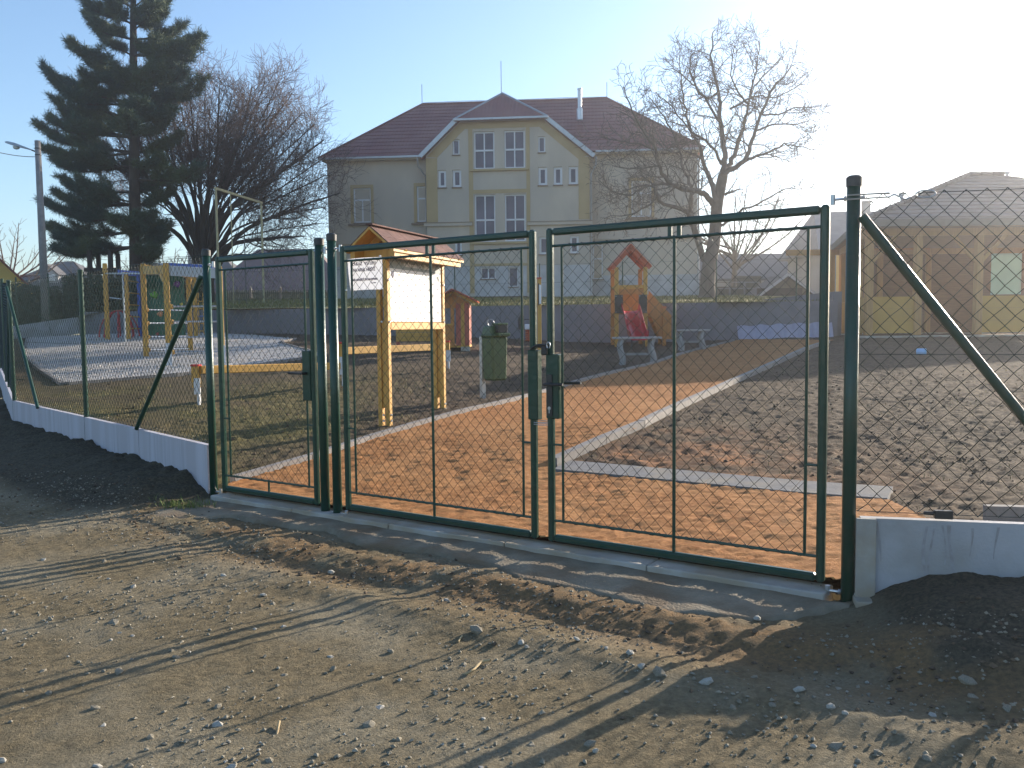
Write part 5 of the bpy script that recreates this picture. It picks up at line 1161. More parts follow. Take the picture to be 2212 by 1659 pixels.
# slide tower
Yt = 25.0; T = lambda x, y, dy=0: at(x, y, Yt+dy)
sb = G(1365, 748); zg = sb[2]; st_ = thing('slide_tower', 'small slide tower with red gabled roof, red chute and orange stair side', 'slide', (T(1362, 700)[0], Yt, zg))
xl, xr = T(1332, 650)[0], T(1394, 650)[0]; zpost = T(1362, 577)[2]; zrail = T(1362, 619)[2]; zpan = T(1362, 630)[2]; dT = 1.0
for x in (xl, xr):
    for y in (Yt, Yt+dT): MB().box((x, y, (zg-.1+zpost)/2), (.115, .095, zpost-zg+.1)).build('post', OWOOD if y > Yt else YWOOD, st_, bevel=.008)
zap = T(1361, 530)[2]; zle = T(1323, 577)[2]; xle, xre, xap = T(1322, 577)[0], T(1405, 577)[0], T(1361.5, 530)[0]
for y in (Yt-.03, Yt+dT+.03):
    for xe in (xle, xre): MB().bar((xap, y, zap-.06), (xe, y, zle-.03), .05, .13, up=(0, 0, 1)).build('gable_board', ORED, st_, bevel=.006)
for xe in (xle, xre):
    n_ = 5
    for k in range(n_):
        f = (k+.5)/n_; L_ = math.hypot(xe-xap, zle-zap); th_ = math.atan2(zle-zap, xe-xap); Rr = np.array([[math.cos(th_), 0, -math.sin(th_)], [0, 1, 0], [math.sin(th_), 0, math.cos(th_)]])
        MB().box((xap+(xe-xap)*f, Yt+dT/2, zap+(zle-zap)*f+.03), (L_/n_-.008, dT+.3, .03), Rr).build('roof_board', ORED, st_)
for y in (Yt, Yt+dT): MB().box(((xl+xr)/2, y, zrail), (xr-xl-.1, .05, .085)).build('rail', YWOOD, st_); MB().box(((xl+xr)/2, y-.004, zpan), (xr-xl+.11, .05, .14)).build('beam', OWOOD, st_)
for x in (xl, xr): MB().box((x, Yt+dT/2, zrail), (.05, dT-.1, .085)).build('rail', YWOOD, st_)
zpf = T(1362, 676)[2]
MB().box(((xl+xr)/2, Yt+dT/2, zpf+.0), (xr-xl, dT, .05)).build('platform', OWOOD, st_)
MB().box(((xl+xr)/2, Yt+dT-.05, (zpan+zpf)/2), (xr-xl-.1, .03, zpan-zpf)).build('back_panel', OWOOD, st_)
dpz0, dpz1 = T(1340, 677)[2], T(1340, 637)[2]
for xa_, xb_ in ((T(1327.5, 650)[0], T(1345, 650)[0]), (T(1379, 650)[0], T(1397, 650)[0])):
    MB().box(((xa_+xb_)/2, Yt-.065, (dpz0+dpz1)/2), (xb_-xa_, .02, dpz1-dpz0)).build('dark_panel', BLACK, st_); mb = MB()
    for a_ in (xa_+.03, xb_-.03):
        for b_ in (dpz0+.04, dpz1-.04): bolt(mb, (a_, Yt-.075, b_), (0, -1, 0), .014)
    stuff(mb.build('bolt', ZINC, st_))
cu0, cu1 = T(1342, 680)[0], T(1379, 680)[0]; Ls = 1.75; n_ = 14; V = []
prof = [(0, zpf+.03), (-.25, zpf+.02), (-1.2, zg+.42), (-1.5, zg+.28), (-1.85, zg+.25)]
P = spline([np.array([0, Yt+a_, b_]) for a_, b_ in prof], 4)
cs = np.array([(-.5, .22), (-.485, .20), (-.44, .06), (-.33, 0), (0, -.01), (.33, 0), (.44, .06), (.485, .20), (.5, .22), (.53, .20), (.47, -.02), (.33, -.05), (-.33, -.05), (-.47, -.02), (-.53, .20)]); w_ = (cu1-cu0); xc = (cu0+cu1)/2
for q in P: V += [(xc+c_[0]*w_, q[1], q[2]+c_[1]) for c_ in cs]
m_ = len(cs); F = [[i*m_+k, i*m_+(k+1) % m_, (i+1)*m_+(k+1) % m_, (i+1)*m_+k] for i in range(len(P)-1) for k in range(m_)]+[list(range(m_)), list(range((len(P)-1)*m_, len(P)*m_))[::-1]]
MB().add(V, F).build('slide_chute', RED, st_, smooth=True)
for x in (cu0+.08, cu1-.08): MB().rod((x, Yt-1.6, zg-.1), (x, Yt-1.6, zg+.27), .02, 8).build('chute_leg', CAPM, st_)
# stair going down to the right
a0, a1 = T(1400, 640, .3), T(1449, 716, .3)
for y in (Yt+.2, Yt+.85):
    MB().prism([(a0[0], y, T(1400, 627)[2]), (a1[0], y, T(1450, 681)[2]), (a1[0], y, T(1450, 733)[2]), (T(1431, 733)[0], y, T(1431, 733)[2]), (a0[0], y, T(1400, 674)[2])], (0, .035, 0)).build('stair_side', OWOOD, st_)
for k in range(5):
    f = (k+.6)/5; MB().box((a0[0]+(a1[0]-a0[0])*f, Yt+.54, zpf+(zg+.15-zpf)*f), (.18, .62, .035)).build('step', YWOOD, st_)
xs = T(1437, 700)[0]; zc_ = T(1437, 665)[2]
for y in (Yt+.17, Yt+.92): MB().box((xs, y, (zg+zc_)/2), (.10, .06, zc_-zg+.1)).build('stair_post', OWOOD, st_); MB().box((xs, y, zc_+.02), (.12, .08, .04)).build('cap', ORED, st_)

# benches with wavy legs
BCON = mat('grey_cast_legs', (.34, .32, .31), .85, (.27, .26, .25), 8, bump=.2, bscale=40); PLK = mat('weathered_planks', (.42, .38, .35), .75, (.33, .29, .27), 4, stretch=(1, 8, 8))
def bench(label, xa_, xb_, ytop, ybase, Y):
    c = G((xa_+xb_)/2, ybase); Y = c[1]; x0, x1 = at(xa_, ytop, Y)[0], at(xb_, ytop, Y)[0]; zt = at((xa_+xb_)/2, ytop, Y)[2]; z0_ = c[2]
    t = thing('bench', label, 'bench', c)
    for k in range(3): MB().box(((x0+x1)/2, Y-.02+.155*k, zt-.02), (x1-x0, .145, .045)).build('plank', PLK, t, bevel=.006)
    for x in (x0+.18, x1-.18):
        for yy, s_ in ((Y-.02, 1), (Y+.30, -1)):
            zz = np.linspace(z0_-.05, zt-.045, 9); P = np.array([(x+.035*math.sin(q*5.2*1.25), yy+s_*(.03*math.cos(q*5)), a_) for q, a_ in zip(np.linspace(0, 1, 9), zz)])
            MB().tube(P, np.linspace(.055, .042, 9), 8).build('leg', BCON, t, smooth=True)
        MB().bar((x, Y-.02, zt-.075), (x, Y+.32, zt-.075), .07, .06).build('bearer', BCON, t)
    MB().bar((x0+.18, Y+.14, z0_+.22), (x1-.18, Y+.14, z0_+.22), .04, .05).build('stretcher', BCON, t)
bench('sunlit grey plank bench with wavy legs in front of the slide', 1326, 1429, 728, 787, 18.8)
bench('shaded grey plank bench with wavy legs right of the slide by the path', 1457, 1533, 712, 757, 22)

# plastic sheet at the foot of the retaining wall
LIL = mat('pale_lilac_sheet', (.34, .33, .42), .5, (.28, .27, .36), 5)
A0 = at(1592, 726, 26.2); A1 = at(1795, 722, 25.6); n_ = 46; V = []
for i in range(n_):
    q = A0+(A1-A0)*i/(n_-1)
    for j in range(5):
        f = j/4; V.append((q[0], q[1]-.03-.16*(1-f)+.035*math.sin(i*1.9+j*.4), float(zin(q[0], q[1]))-.03+.46*f*(.95+.05*math.sin(i*.7))))
i = (np.arange(n_-1)[:, None]*5+np.arange(4)[None]).ravel()
o = MB().add(V, np.c_[i, i+5, i+6, i+1]).build('plastic_sheet', LIL, None, smooth=True); tag(o, 'crumpled pale lilac plastic sheet along the foot of the grey wall', 'sheet')

# blue canister on the soil
q = G(1990, 768); o = MB().lathe([(.02, -.09), (.062, -.085), (.065, .075), (.05, .09)], (0, 0, 0), 14).build('canister', mat('light_blue_plastic', (.22, .45, .72), .3), None, local=True, smooth=False)
o.location = [float(q[0]), float(q[1]), float(q[2])+.075]; o.rotation_euler = (math.radians(90), 0, math.radians(62)); tag(o, 'small light blue canister lying on the dark soil before the gazebo', 'canister')

# ------------------------------------------------------------------ climbing frame
cf = thing('climbing_frame', 'yellow climbing frame with green wall panels, blue boards and steel rungs on the gravel', 'climbing frame', G(370, 785))
WFT = MATS['white_galvanised']
def cpost(px, py, ytop, w=.13, foot_=None):
    b = G(px, py); zt = at(px-3, ytop, b[1])[2]
    MB().box((b[0], b[1], (b[2]+(foot_ or -.1)+zt)/2), (w, w, zt-b[2]-(foot_ or -.1)), rz(.35)).build('post', YWOOD, cf, bevel=.01)
    MB().box((b[0], b[1], zt+.015), (w*.9, w*.9, .03), rz(.35)).build('post_cap', YWOOD, cf, bevel=.01)
    if foot_: MB().box((b[0], b[1], b[2]+foot_/2-.02), (w+.012, w+.012, foot_+.06), rz(.35)).build('steel_foot', WFT, cf)
    return np.array([b[0], b[1], zt]), b
t1, b1 = cpost(366, 791, 571, foot_=.52); t2, b2 = cpost(316, 771, 572); t3, b3 = cpost(233, 735, 571); t4, b4 = cpost(412, 758, 590); t5, b5 = cpost(480, 786, 578, foot_=.42); t6, b6 = cpost(424, 727, 600)
def rungs(a, b, ys, pxa):
    for y in ys:
        z = at(pxa, y, a[1])[2]; MB().rod((a[0], a[1], z), (b[0], b[1], z), .021, 10).build('rung', ZINC, cf)
        d = unit(np.array([b[0]-a[0], b[1]-a[1], 0])); q = np.array([a[0], a[1], z])+d*.10; MB().tube(np.array([q-d*.045, q+d*.005, q+d*.03]), np.array([.055, .055, .03]), 10, cap=True).build('rung_boss', YWOOD, cf)
rungs(b1, b5, (662, 695, 729, 761), 367); rungs(b2, b4, (669, 698, 728, 756), 318)
gl, gr = G(316, 727), G(402, 727); gl[2] = gr[2] = min(gl[2], gr[2]); gd = unit(gr-gl); gnv = np.array([-gd[1], gd[0], 0]); gz1 = at(350, 596, gl[1])[2]; GLn = np.linalg.norm(gr-gl)
for k in range(2):
    c_ = gl+gd*GLn*(.24+.52*k); MB().box((c_[0], c_[1], (gl[2]+gz1)/2+.05), (GLn*.46, .04, gz1-gl[2]), np.c_[gd, gnv, UZ]).build('climbing_panel', GPANEL, cf)
HC = {'green': (.16, .45, .05), 'orange': (.75, .28, .12), 'purple': (.22, .06, .30), 'yellow': (.7, .55, .1), 'red': (.45, .08, .06)}
for nm, zx, zy, r in (('green', 785, 515, .14), ('orange', 855, 740, .11), ('purple', 1050, 390, .12), ('yellow', 1105, 625, .06), ('red', 825, 975, .06)):
    x, y = (280+zx*.2712)/1.4755, (800+zy*.2712)/1.4755; d = ray(x, y); nn_ = np.array([gnv[0], gnv[1], 0]); s_ = np.dot(gl-CAM, nn_)/np.dot(d, nn_); q = CAM+d*s_-gnv*.04*np.sign(gnv[1])
    bm = bmesh.new(); bmesh.ops.create_icosphere(bm, subdivisions=2, radius=r)
    for v in bm.verts: v.co.y *= .45; v.co.z *= .8+.25*math.sin(v.co.x*30)
    me = bpy.data.meshes.new('climbing_hold'); bm.to_mesh(me); bm.free(); me.materials.append(mat('hold_'+nm, HC[nm], .4))
    for f_ in me.polygons: f_.use_smooth = True
    o = bpy.data.objects.new('climbing_hold', me); COL.objects.link(o); o.parent = cf; o.location = Vector(q-np.array(LOC[cf.name])); o.rotation_euler = (0, 0, math.atan2(gd[1], gd[0]))
# top boards and canopy
MB().bar(t2+(0, 0, -.14), np.array([gl[0], gl[1], t2[2]-.12]), .04, .26).build('blue_board', BLUE, cf)
MB().bar(t2+(0, 0, -.14)+(t1-t2)*.02, t1+(0, 0, -.12), .05, .20).build('top_beam', YWOOD, cf)
MB().bar(t1+(-.02, 0, .01), t5+(0, 0, .01), .05, .06).build('blue_board', BLUE, cf)
MB().bar(t2+(0, 0, -.05), t4+(0, 0, -.05), .05, .14).build('top_beam', YWOOD, cf)
GC = mat('grey_canopy', (.45, .46, .48), .45, (.40, .41, .43), 3); V = []
for i in range(9):
    f = i/8; a_ = t1+(t5-t1)*f; c_ = np.array([gl[0], gl[1], gz1+.12])+(np.array([gr[0], gr[1], gz1+.12])-np.array([gl[0], gl[1], gz1+.12]))*f
    for j in range(9): g_ = j/8; q = a_+(c_-a_)*g_; V.append((q[0], q[1], q[2]-.10+.22*math.sin(math.pi*g_)))
MB().bar(t1+(0, 0, -.14), t5+(0, 0, -.14), .03, .22).build('canopy_front', GC, cf)
i = (np.arange(8)[:, None]*9+np.arange(8)[None]).ravel(); F4 = np.c_[i, i+9, i+10, i+1]; V2 = np.array(V)+np.array([0, 0, .03])
MB().add(V, F4).add(V2, F4[:, ::-1]).build('canopy', GC, cf, smooth=True)
MB().bar(t1+(0, 0, -.45), t1+(t2-t1)*.35+(0, 0, -.1), .05, .10).bar(t4+(.0, 0, -.5), t4+(t6-t4)*.4+(0, 0, -.08), .05, .10).build('knee_brace', YWOOD, cf)
MB().bar(t4+(0, 0, -.1), t6+(0, 0, .2), .06, .14).build('top_beam', YWOOD, cf)
# steel bar, pole and ladder on the left side
MB().rod(t3+(0, 0, -.28), t2+(0, 0, -.22), .024, 8).build('steel_bar', ZINC, cf)
fpb = G(271, 740); zft = at(264, 588, fpb[1])[2]; MB().rod((fpb[0], fpb[1], fpb[2]-.1), (fpb[0], fpb[1], zft), .026, 10).build('slide_pole', ZINC, cf)
pb1 = G(278, 734); zq = at(275, 588, pb1[1])[2]; MB().box((pb1[0], pb1[1], (pb1[2]+zq)/2), (.09, .09, zq-pb1[2])).build('post', YWOOD, cf)
pb2 = G(304, 728); MB().box((pb2[0], pb2[1], (pb2[2]+zq)/2+.02), (.09, .09, zq-pb2[2])).build('post', BLUE, cf)
MB().bar((pb1[0]-.25, pb1[1], zq), (pb2[0], pb2[1], zq+.02), .05, .16).build('blue_board', BLUE, cf)
for k in range(5): z = pb1[2]+.35+(zq-pb1[2]-.45)*k/4.4; MB().rod((pb1[0], pb1[1], z), (pb2[0], pb2[1], z), .02, 8).build('ladder_rung', YWOOD, cf)
qa, qb = at(237, 643, 26.5), at(262, 646, 26.5); MB().rod(qa, qb, .02, 8).build('hand_rail', ZINC, cf)
for dx, nm in ((430, 0), (440, 1)):
    q = G(dx+1, 728); MB().rod((q[0], q[1], at(dx, 722, q[1])[2]), (q[0], q[1], at(dx, 632, q[1])[2]), .014, 6).build('ladder_rope', YWOOD, cf)
qa, qb = G(431, 728), G(441, 728)
for k in range(5):
    z = at(435, 715-16*k, qa[1])[2]; MB().rod((qa[0], qa[1], z), (qb[0], qb[1], z), .018, 6).build('ladder_rung', BLUE if k == 2 else YWOOD, cf)
# red dome climber
dc = thing('dome_climber', 'red tubular dome climber behind the climbing frame', 'climber', G(260, 728))
cpt = at(258, 727, 27.6); zc = float(zin(cpt[0], 27.6)); top = at(262, 671, 27.6)[2]; rad = (at(300, 700, 27.6)-at(218, 700, 27.6))[0]/2
for k in range(4):
    a = math.pi*k/4+.3; th_ = np.linspace(0, math.pi, 15); MB().tube(np.array([(cpt[0]+rad*math.cos(q)*math.cos(a), 27.6+rad*math.cos(q)*math.sin(a)*.8, zc+(top-zc)*math.sin(q)) for q in th_]), .022, 8).build('arch', RED, dc, smooth=True)
# tall steel gym frame on the lawn
GYM = mat('faded_yellow_steel', (.42, .36, .19), .6, (.34, .29, .17), 6)
gA, gB = at(466, 407, 33.5), at(564, 438, 37.4); gzt = (gA[2]+gB[2])/2; gy_ = thing('gym_frame', 'tall thin yellowish steel gym frame with hanging poles on the lawn', 'climbing frame', (gA[0], gA[1], 2.2))
for q in (gA, gB): MB().rod((q[0], q[1], 1.9), (q[0], q[1], q[2]), .045, 10).build('post', GYM, gy_)
MB().bar(gA, gB, .09, .09, over=.05).build('top_bar', GYM, gy_)
for f in (.30, .58): q = gA+(gB-gA)*f; MB().rod((q[0], q[1], 2.2), (q[0], q[1], q[2]-.03), .022, 8).build('hanging_pole', CAPM if f > .5 else GYM, gy_)

# ------------------------------------------------------------------ gazebo
Yg = 24.6; gz = 1.0; gp_ = lambda x, y, dy=0: at(x, y, Yg+dy)
GWD = mat('gazebo_timber', (.46, .25, .08), .65, (.38, .20, .065), 3, stretch=(8, 8, 1)); GPN = mat('gazebo_yellow_panel', (.50, .28, .045), .6, (.44, .245, .04), 2); GBR = mat('gazebo_brown_boards', (.24, .12, .055), .75, (.19, .09, .045), 3, stretch=(1, 1, 8))
GTL = mat('grey_brown_tiles', (.17, .145, .14), .75, (.13, .11, .105), 3)
gzb = thing('gazebo', 'large open timber gazebo with tiled hip roof and yellow panels', 'gazebo', (gp_(1990, 720)[0], Yg, gz))
gx0, gx1 = gp_(1877, 600)[0], gp_(1877, 600)[0]+10; gy0, gy1 = Yg, Yg+6.6
sl_ = lambda y: gx0+(y-gy0)*.27
zbm = gp_(1990, 501)[2]; zpn = gp_(1900, 641)[2]; z00 = gp_(1900, 724)[2]
MB().prism([(gx0-.4, gy0-.5, z00-.38), (gx1+.4, gy0-.5, z00-.38), (gx1+.4, gy1+.4, z00-.38), (sl_(gy1)-.3, gy1+.4, z00-.38)], (0, 0, .36)).build('floor_slab', CONC, gzb)
fx = [gx0, gp_(1982, 600)[0], gp_(2113, 600)[0], gp_(2245, 600)[0], gp_(2377, 600)[0], gx1]
for y in (gy0, gy1):
    for x in fx: MB().box((x if x > gx0 else sl_(y), y, (z00+zbm-.1)/2), (.19, .19, zbm-.1-z00)).build('post', GWD, gzb, bevel=.008)
    MB().box(((gx0+gx1)/2, y, zbm), (gx1-gx0+.5, .16, .2)).build('beam', GWD, gzb)
for x in (gx0, gx1):
    for y in (gy0+2.2, gy0+4.4): MB().box((x if x > gx0 else sl_(y), y, (z00+zbm-.1)/2), (.19, .19, zbm-.1-z00)).build('post', GWD, gzb)
    MB().bar((x, gy0-.2, zbm+.005), (x if x > gx0 else sl_(gy1), gy1+.2, zbm+.005), .16, .2).build('beam', GWD, gzb)
for i, x in enumerate(fx):
    for s_ in (-1, 1):
        if (i == 0 and s_ < 0) or (i == len(fx)-1 and s_ > 0) or i in (1, 3): continue
        MB().bar((x+s_*.07, gy0, zbm-.85), (x+s_*.75, gy0, zbm-.1), .09, .1, up=(0, 1, 0)).build('knee_brace', GWD, gzb)
def panel_boards(a, b, m, name, z0_, z1_, n):
    a = np.array(a); b = np.array(b)
    for k in range(n):
        zc_ = z0_+(z1_-z0_)*(k+.5)/n; MB().bar((*a, zc_), (*b, zc_), .03, (z1_-z0_)/n-.004).build(name, m, gzb)
panel_boards((fx[0]+.08, gy0), (fx[1]-.08, gy0), GPN, 'panel_board', z00+.05, zpn, 3)
panel_boards((fx[2]+.08, gy0), (fx[3]-.08, gy0), GPN, 'panel_board', z00+.05, zpn, 3)
panel_boards((fx[3]+.08, gy0), (fx[4]-.08, gy0), GPN, 'panel_board', z00+.05, zpn, 3)
panel_boards((fx[4]+.08, gy0), (fx[5]-.08, gy0), GPN, 'panel_board', z00+.05, zpn, 3)
for k in range(3): panel_boards((sl_(gy0+.1+2.2*k), gy0+.1+2.2*k), (sl_(gy0+2.1+2.2*k), gy0+2.1+2.2*k), GPN, 'panel_board', z00+.05, zpn, 3)
wx0, wx1 = at(2140, 600, gy1)[0], at(2206, 600, gy1)[0]; wz0, wz1 = at(2170, 636, gy1)[2], at(2170, 545, gy1)[2]
panel_boards((sl_(gy1), gy1), (wx0, gy1), GBR, 'back_board', z00, zbm, 14); panel_boards((wx1, gy1), (gx1, gy1), GBR, 'back_board', z00, zbm, 14)
panel_boards((wx0, gy1), (wx1, gy1), GBR, 'back_board', z00, wz0, 6); panel_boards((wx0, gy1), (wx1, gy1), GBR, 'back_board', wz1, zbm, 4)
for (a_, b_, c_, d_) in ((sl_(gy1), wx0, z00, zbm), (wx1, gx1, z00, zbm), (wx0, wx1, z00, wz0), (wx0, wx1, wz1, zbm)): MB().box(((a_+b_)/2, gy1+.03, (c_+d_)/2), (b_-a_, .02, d_-c_)).build('back_lining', GBR, gzb)
MB().box(((wx0+wx1)/2, gy1, (wz0+wz1)/2), (wx1-wx0, .02, wz1-wz0)).build('window_sheet', mat('pale_teal_sheet', (.26, .42, .40), .6, (.20, .34, .34), 1.5, trans=.25), gzb)
MB().bar((sl_(gy1)+.2, gy1-.1, at(2000, 538, gy1)[2]), (fx[3], gy1-.1, at(2000, 538, gy1)[2]), .05, .07).build('orange_rail', OWOOD, gzb)
GFA = mat('grey_brown_fascia', (.15, .14, .13), .7, (.12, .11, .10), 4)
# hip roof with tile courses
ov = .8; ze = gp_(1990, 479, -ov)[2]; X0, X1, Y0, Y1 = gp_(1859, 480, -ov)[0], gx1+ov, gy0-ov, gy1+ov
ridx0, ridy = at(2094, 380, (Y0+Y1)/2)[0], (Y0+Y1)/2; X0b = X0+(Y1-Y0)*.27; rzz = at(2094, 380, ridy)[2]; ridx1 = X1-(ridx0-X0)
def gcourses(a0, a1, b0, b1, n):
    a0, a1, b0, b1 = map(lambda q: np.array(q, float), (a0, a1, b0, b1)); nn = unit(np.cross(a1-a0, b0-a0)); nn = nn*np.sign(nn[2])
    for i in range(n):
        f, g_ = i/n, (i+1)/n; P = [a0+(b0-a0)*f+nn*.035, a1+(b1-a1)*f+nn*.035, a1+(b1-a1)*g_+nn*.01, a0+(b0-a0)*g_+nn*.01]; MB().prism(P, -nn*.05).build('tile_course', GTL, gzb)
gcourses((X0, Y0, ze), (X1, Y0, ze), (ridx0, ridy, rzz), (ridx1, ridy, rzz), 13); gcourses((X0b, Y1, ze), (X0, Y0, ze), (ridx0, ridy+.001, rzz), (ridx0, ridy, rzz), 13)
gcourses((X1, Y1, ze), (X0b, Y1, ze), (ridx1, ridy, rzz), (ridx0, ridy, rzz), 5); gcourses((X1, Y0, ze), (X1, Y1, ze), (ridx1, ridy, rzz), (ridx1, ridy+.001, rzz), 5)
mb = MB()
for a_, b_ in (((X0, Y0, ze+.06), (ridx0, ridy, rzz+.06)), ((X0b, Y1, ze+.06), (ridx0, ridy, rzz+.06)), ((ridx0, ridy, rzz+.06), (ridx1, ridy, rzz+.06))):
    a_, b_ = np.array(a_), np.array(b_); n_ = int(np.linalg.norm(b_-a_)/.33)
    for k in range(n_): mb.rod(a_+(b_-a_)*k/n_, a_+(b_-a_)*(k+.96)/n_, .075, 8, r2=.06)
mb.build('ridge_tiles', GTL, gzb)['kind'] = 'stuff'
MB().box(((X0+X1)/2, Y0-.02, ze-.02), (X1-X0, .04, .2)).build('fascia', GFA, gzb); MB().bar((X0-.02, Y0, ze-.02), (X0b-.02, Y1, ze-.02), .04, .2).build('fascia', GFA, gzb)
MB().prism([(X0+.05, Y0+.05, ze-.06), (X1-.05, Y0+.05, ze-.06), (X1-.05, Y1-.05, ze-.06), (X0b+.05, Y1-.05, ze-.06)], (0, 0, .03)).build('soffit', GBR, gzb)
for x, yt, yb in ((1948, 418, 446), (2176, 371, 392)):
    q = at(x, yt, ridy-1.2 if x < 2000 else ridy); MB().lathe([(.045, q[2]-.5), (.045, q[2]-.08), (.085, q[2]-.07), (.085, q[2])], (q[0], q[1], 0), 10).build('roof_vent', GUTTER, gzb)

# ------------------------------------------------------------------ stones, twigs, tufts
STN = mat('grey_stone', (.30, .265, .20), .9, (.18, .16, .12), 10, bump=.4, bscale=60); STW = mat('pale_stone', (.42, .40, .35), .9, (.32, .30, .26), 10, bump=.3, bscale=60)
def rock(seed, sub=1):
    bm = bmesh.new(); bmesh.ops.create_icosphere(bm, subdivisions=sub, radius=1); rr = random.Random(seed)
    sc = (rr.uniform(.8, 1.3), rr.uniform(.7, 1.1), rr.uniform(.5, .85))
    for v in bm.verts: v.co = Vector((v.co.x*sc[0], v.co.y*sc[1], v.co.z*sc[2]))*rr.uniform(.72, 1.12)
    V = np.array([v.co[:] for v in bm.verts]); F = np.array([[v.index for v in f.verts] for f in bm.faces]); bm.free(); return V, F
ROCKS = [rock(k) for k in range(6)]
rs = np.random.RandomState(14)
def zo(x, y): return float(zout(np.array([x]), np.array([y]))[0])
def Gout(px, py): 
    return G(px, py, lambda x, y: zout(x, y), 1.6, 12)
meshes = []
for k, (V, F) in enumerate(ROCKS):
    for m_ in (STN, STW): meshes.append(MB().add(V, F).mesh('stone', m_))
NAMED = [(1030,1366,.034,0,'grey angular stone with a long shadow in the middle of the dirt'),(800,1576,.034,0,'pale squarish stone near the bottom left of the dirt, above a cluster'),(823,1537,.03,1,'flat pale stone just above the squarish one on the dirt'),(1275,1615,.03,0,'grey stone at the bottom edge between the long post shadows'),(1148,1620,.032,0,'rounded grey stone left of the long post shadow near the bottom'),(1802,1627,.035,0,'dark lump of stone near the bottom right in the sunlit strip'),
 (2090,1477,.032,0,'large pale stone on the shaded dark mound'),(2176,1541,.034,0,'pale rectangular stone near the right end of the shade'),(1750,1288,.022,0,'pale stone at the foot of the thick gate post'),(2100,1512,.026,0,'pale stone below the large one on the shaded mound'),(1360,1415,.03,1,'light stone between the twig and the shade edge'),(1425,1458,.03,0,'pair-like grey stone beside the edge of the shade'),(1525,1478,.026,1,'pale pebble inside the post shadow in the shade'),(470,1575,.03,1,'light stone crossing the twin post shadows at left'),(245,1350,.028,0,'small grey stone on the left dirt above the twin shadows'),(715,1240,.028,1,'bright stone near the rut below the middle posts'),(1636,1340,.03,1,'white chip of stone left of the dark mound')]
for (px, py, r, k, lab) in NAMED:
    q = Gout(px, py); o = bpy.data.objects.new('stone', meshes[(hash(lab) % 1+NAMED.index((px, py, r, k, lab))*2) % 12 // 2*2+k]); COL.objects.link(o)
    o.location = [float(q[0]), float(q[1]), float(q[2])+r*.35]; o.scale = (r, r, r); o.rotation_euler = (rs.uniform(-.4, .4), rs.uniform(-.4, .4), rs.uniform(0, 6.28)); tag(o, lab, 'stone')
for k in range(150):
    px, py = rs.uniform(-40, 2240), rs.uniform(1180, 1665)
    if py < 1100+ .2*max(0, px-400)+40: continue
    q = Gout(px, py); r = rs.uniform(.010, .022); o = bpy.data.objects.new('stone', meshes[rs.randint(0, 12)]); COL.objects.link(o)
    o.location = [float(q[0]), float(q[1]), float(q[2])+r*.4]; o.scale = (r, r, r); o.rotation_euler = (rs.uniform(-.5, .5), rs.uniform(-.5, .5), rs.uniform(0, 6.28)); tag(o, 'small stone scattered on the dirt in front of the gates', 'stone', 'small stones on the dirt')
def scatter(name, n, xr, yr, keep, zfn, rmin, rmax, m, power=3.0, dens=None):
    x = rs.uniform(*xr, n); y = rs.uniform(*yr, n); kk = keep(x, y); x, y = x[kk], y[kk]
    if dens is not None: kk = rs.uniform(0, 1, len(x)) < dens(x, y); x, y = x[kk], y[kk]
    z = zfn(x, y); r = rmin+(rmax-rmin)*rs.uniform(0, 1, len(x))**power; mb = MB()
    bv, bf = [], []; 
    for (V, F), idx in zip(ROCKS2, np.array_split(np.arange(len(x)), len(ROCKS2))):
        a = rs.uniform(0, 6.28, len(idx)); c_, s_ = np.cos(a), np.sin(a); W = V[None]*r[idx][:, None, None]
        W = np.stack([W[..., 0]*c_[:, None]-W[..., 1]*s_[:, None], W[..., 0]*s_[:, None]+W[..., 1]*c_[:, None], W[..., 2]], -1)+np.stack([x[idx], y[idx], z[idx]+r[idx]*.3], -1)[:, None]
        mb.add(W.reshape(-1, 3), (F[None]+(np.arange(len(idx))*len(V))[:, None, None]).reshape(-1, 3))
    return stuff(mb.build(name, m))
def oct_(seed):
    rr = random.Random(seed); V = np.array([(1, 0, 0), (-1, 0, 0), (0, 1, 0), (0, -1, 0), (0, 0, .7), (0, 0, -.7)])*np.array([[rr.uniform(.7, 1.2)] for _ in range(6)])+np.array([[rr.uniform(-.2, .2) for _ in range(3)] for _ in range(6)])
    return V, np.array([[0, 2, 4], [2, 1, 4], [1, 3, 4], [3, 0, 4], [2, 0, 5], [1, 2, 5], [3, 1, 5], [0, 3, 5]])
ROCKS2 = [oct_(k) for k in range(8)]
dn = lambda x, y: np.clip(.35+1.5*fbm(x, y, 1.1, 3), .08, 1)
scatter('loose_gravel', 50000, (-6.5, 3.2), (2.1, 8.0), lambda x, y: out_keep(x, y) & (gate_side(x, y) < -.35), zout, .0032, .0135, STN, 3.0, dn)
scatter('loose_pale_gravel', 4000, (-6.5, 3.2), (2.1, 8.0), lambda x, y: out_keep(x, y) & (gate_side(x, y) < -.35), zout, .002, .009, STW, 3.0, dn)
CLOD = mat('soil_clods', (.15, .105, .065), .95, (.06, .042, .03), 9)
scatter('soil_clods', 16000, (-7.5, 3.6), (2.8, 11), lambda x, y: out_keep(x, y) & (gate_side(x, y) < -.25), zout, .004, .018, CLOD, 2.5, lambda x, y: np.clip(np.exp(-((gate_side(x, y)+.8)/.4)**2)*1.0+.9*(mound_r(x, y) > .02)+.7*(mound_l(x, y) > .02), 0, 1))
GRV = mat('gravel_pieces', (.60, .56, .52), .9, (.40, .37, .35), 6)
scatter('gravel_pieces', 16000, (-17, -2), (13.5, 30), lambda x, y: in_poly(x, y, GRAVEL) & (rs.uniform(0, 1, x.shape) < (18/np.maximum(y, 1))**2), lambda x, y: zin(x, y)+.035, .012, .032, GRV, 1.5)
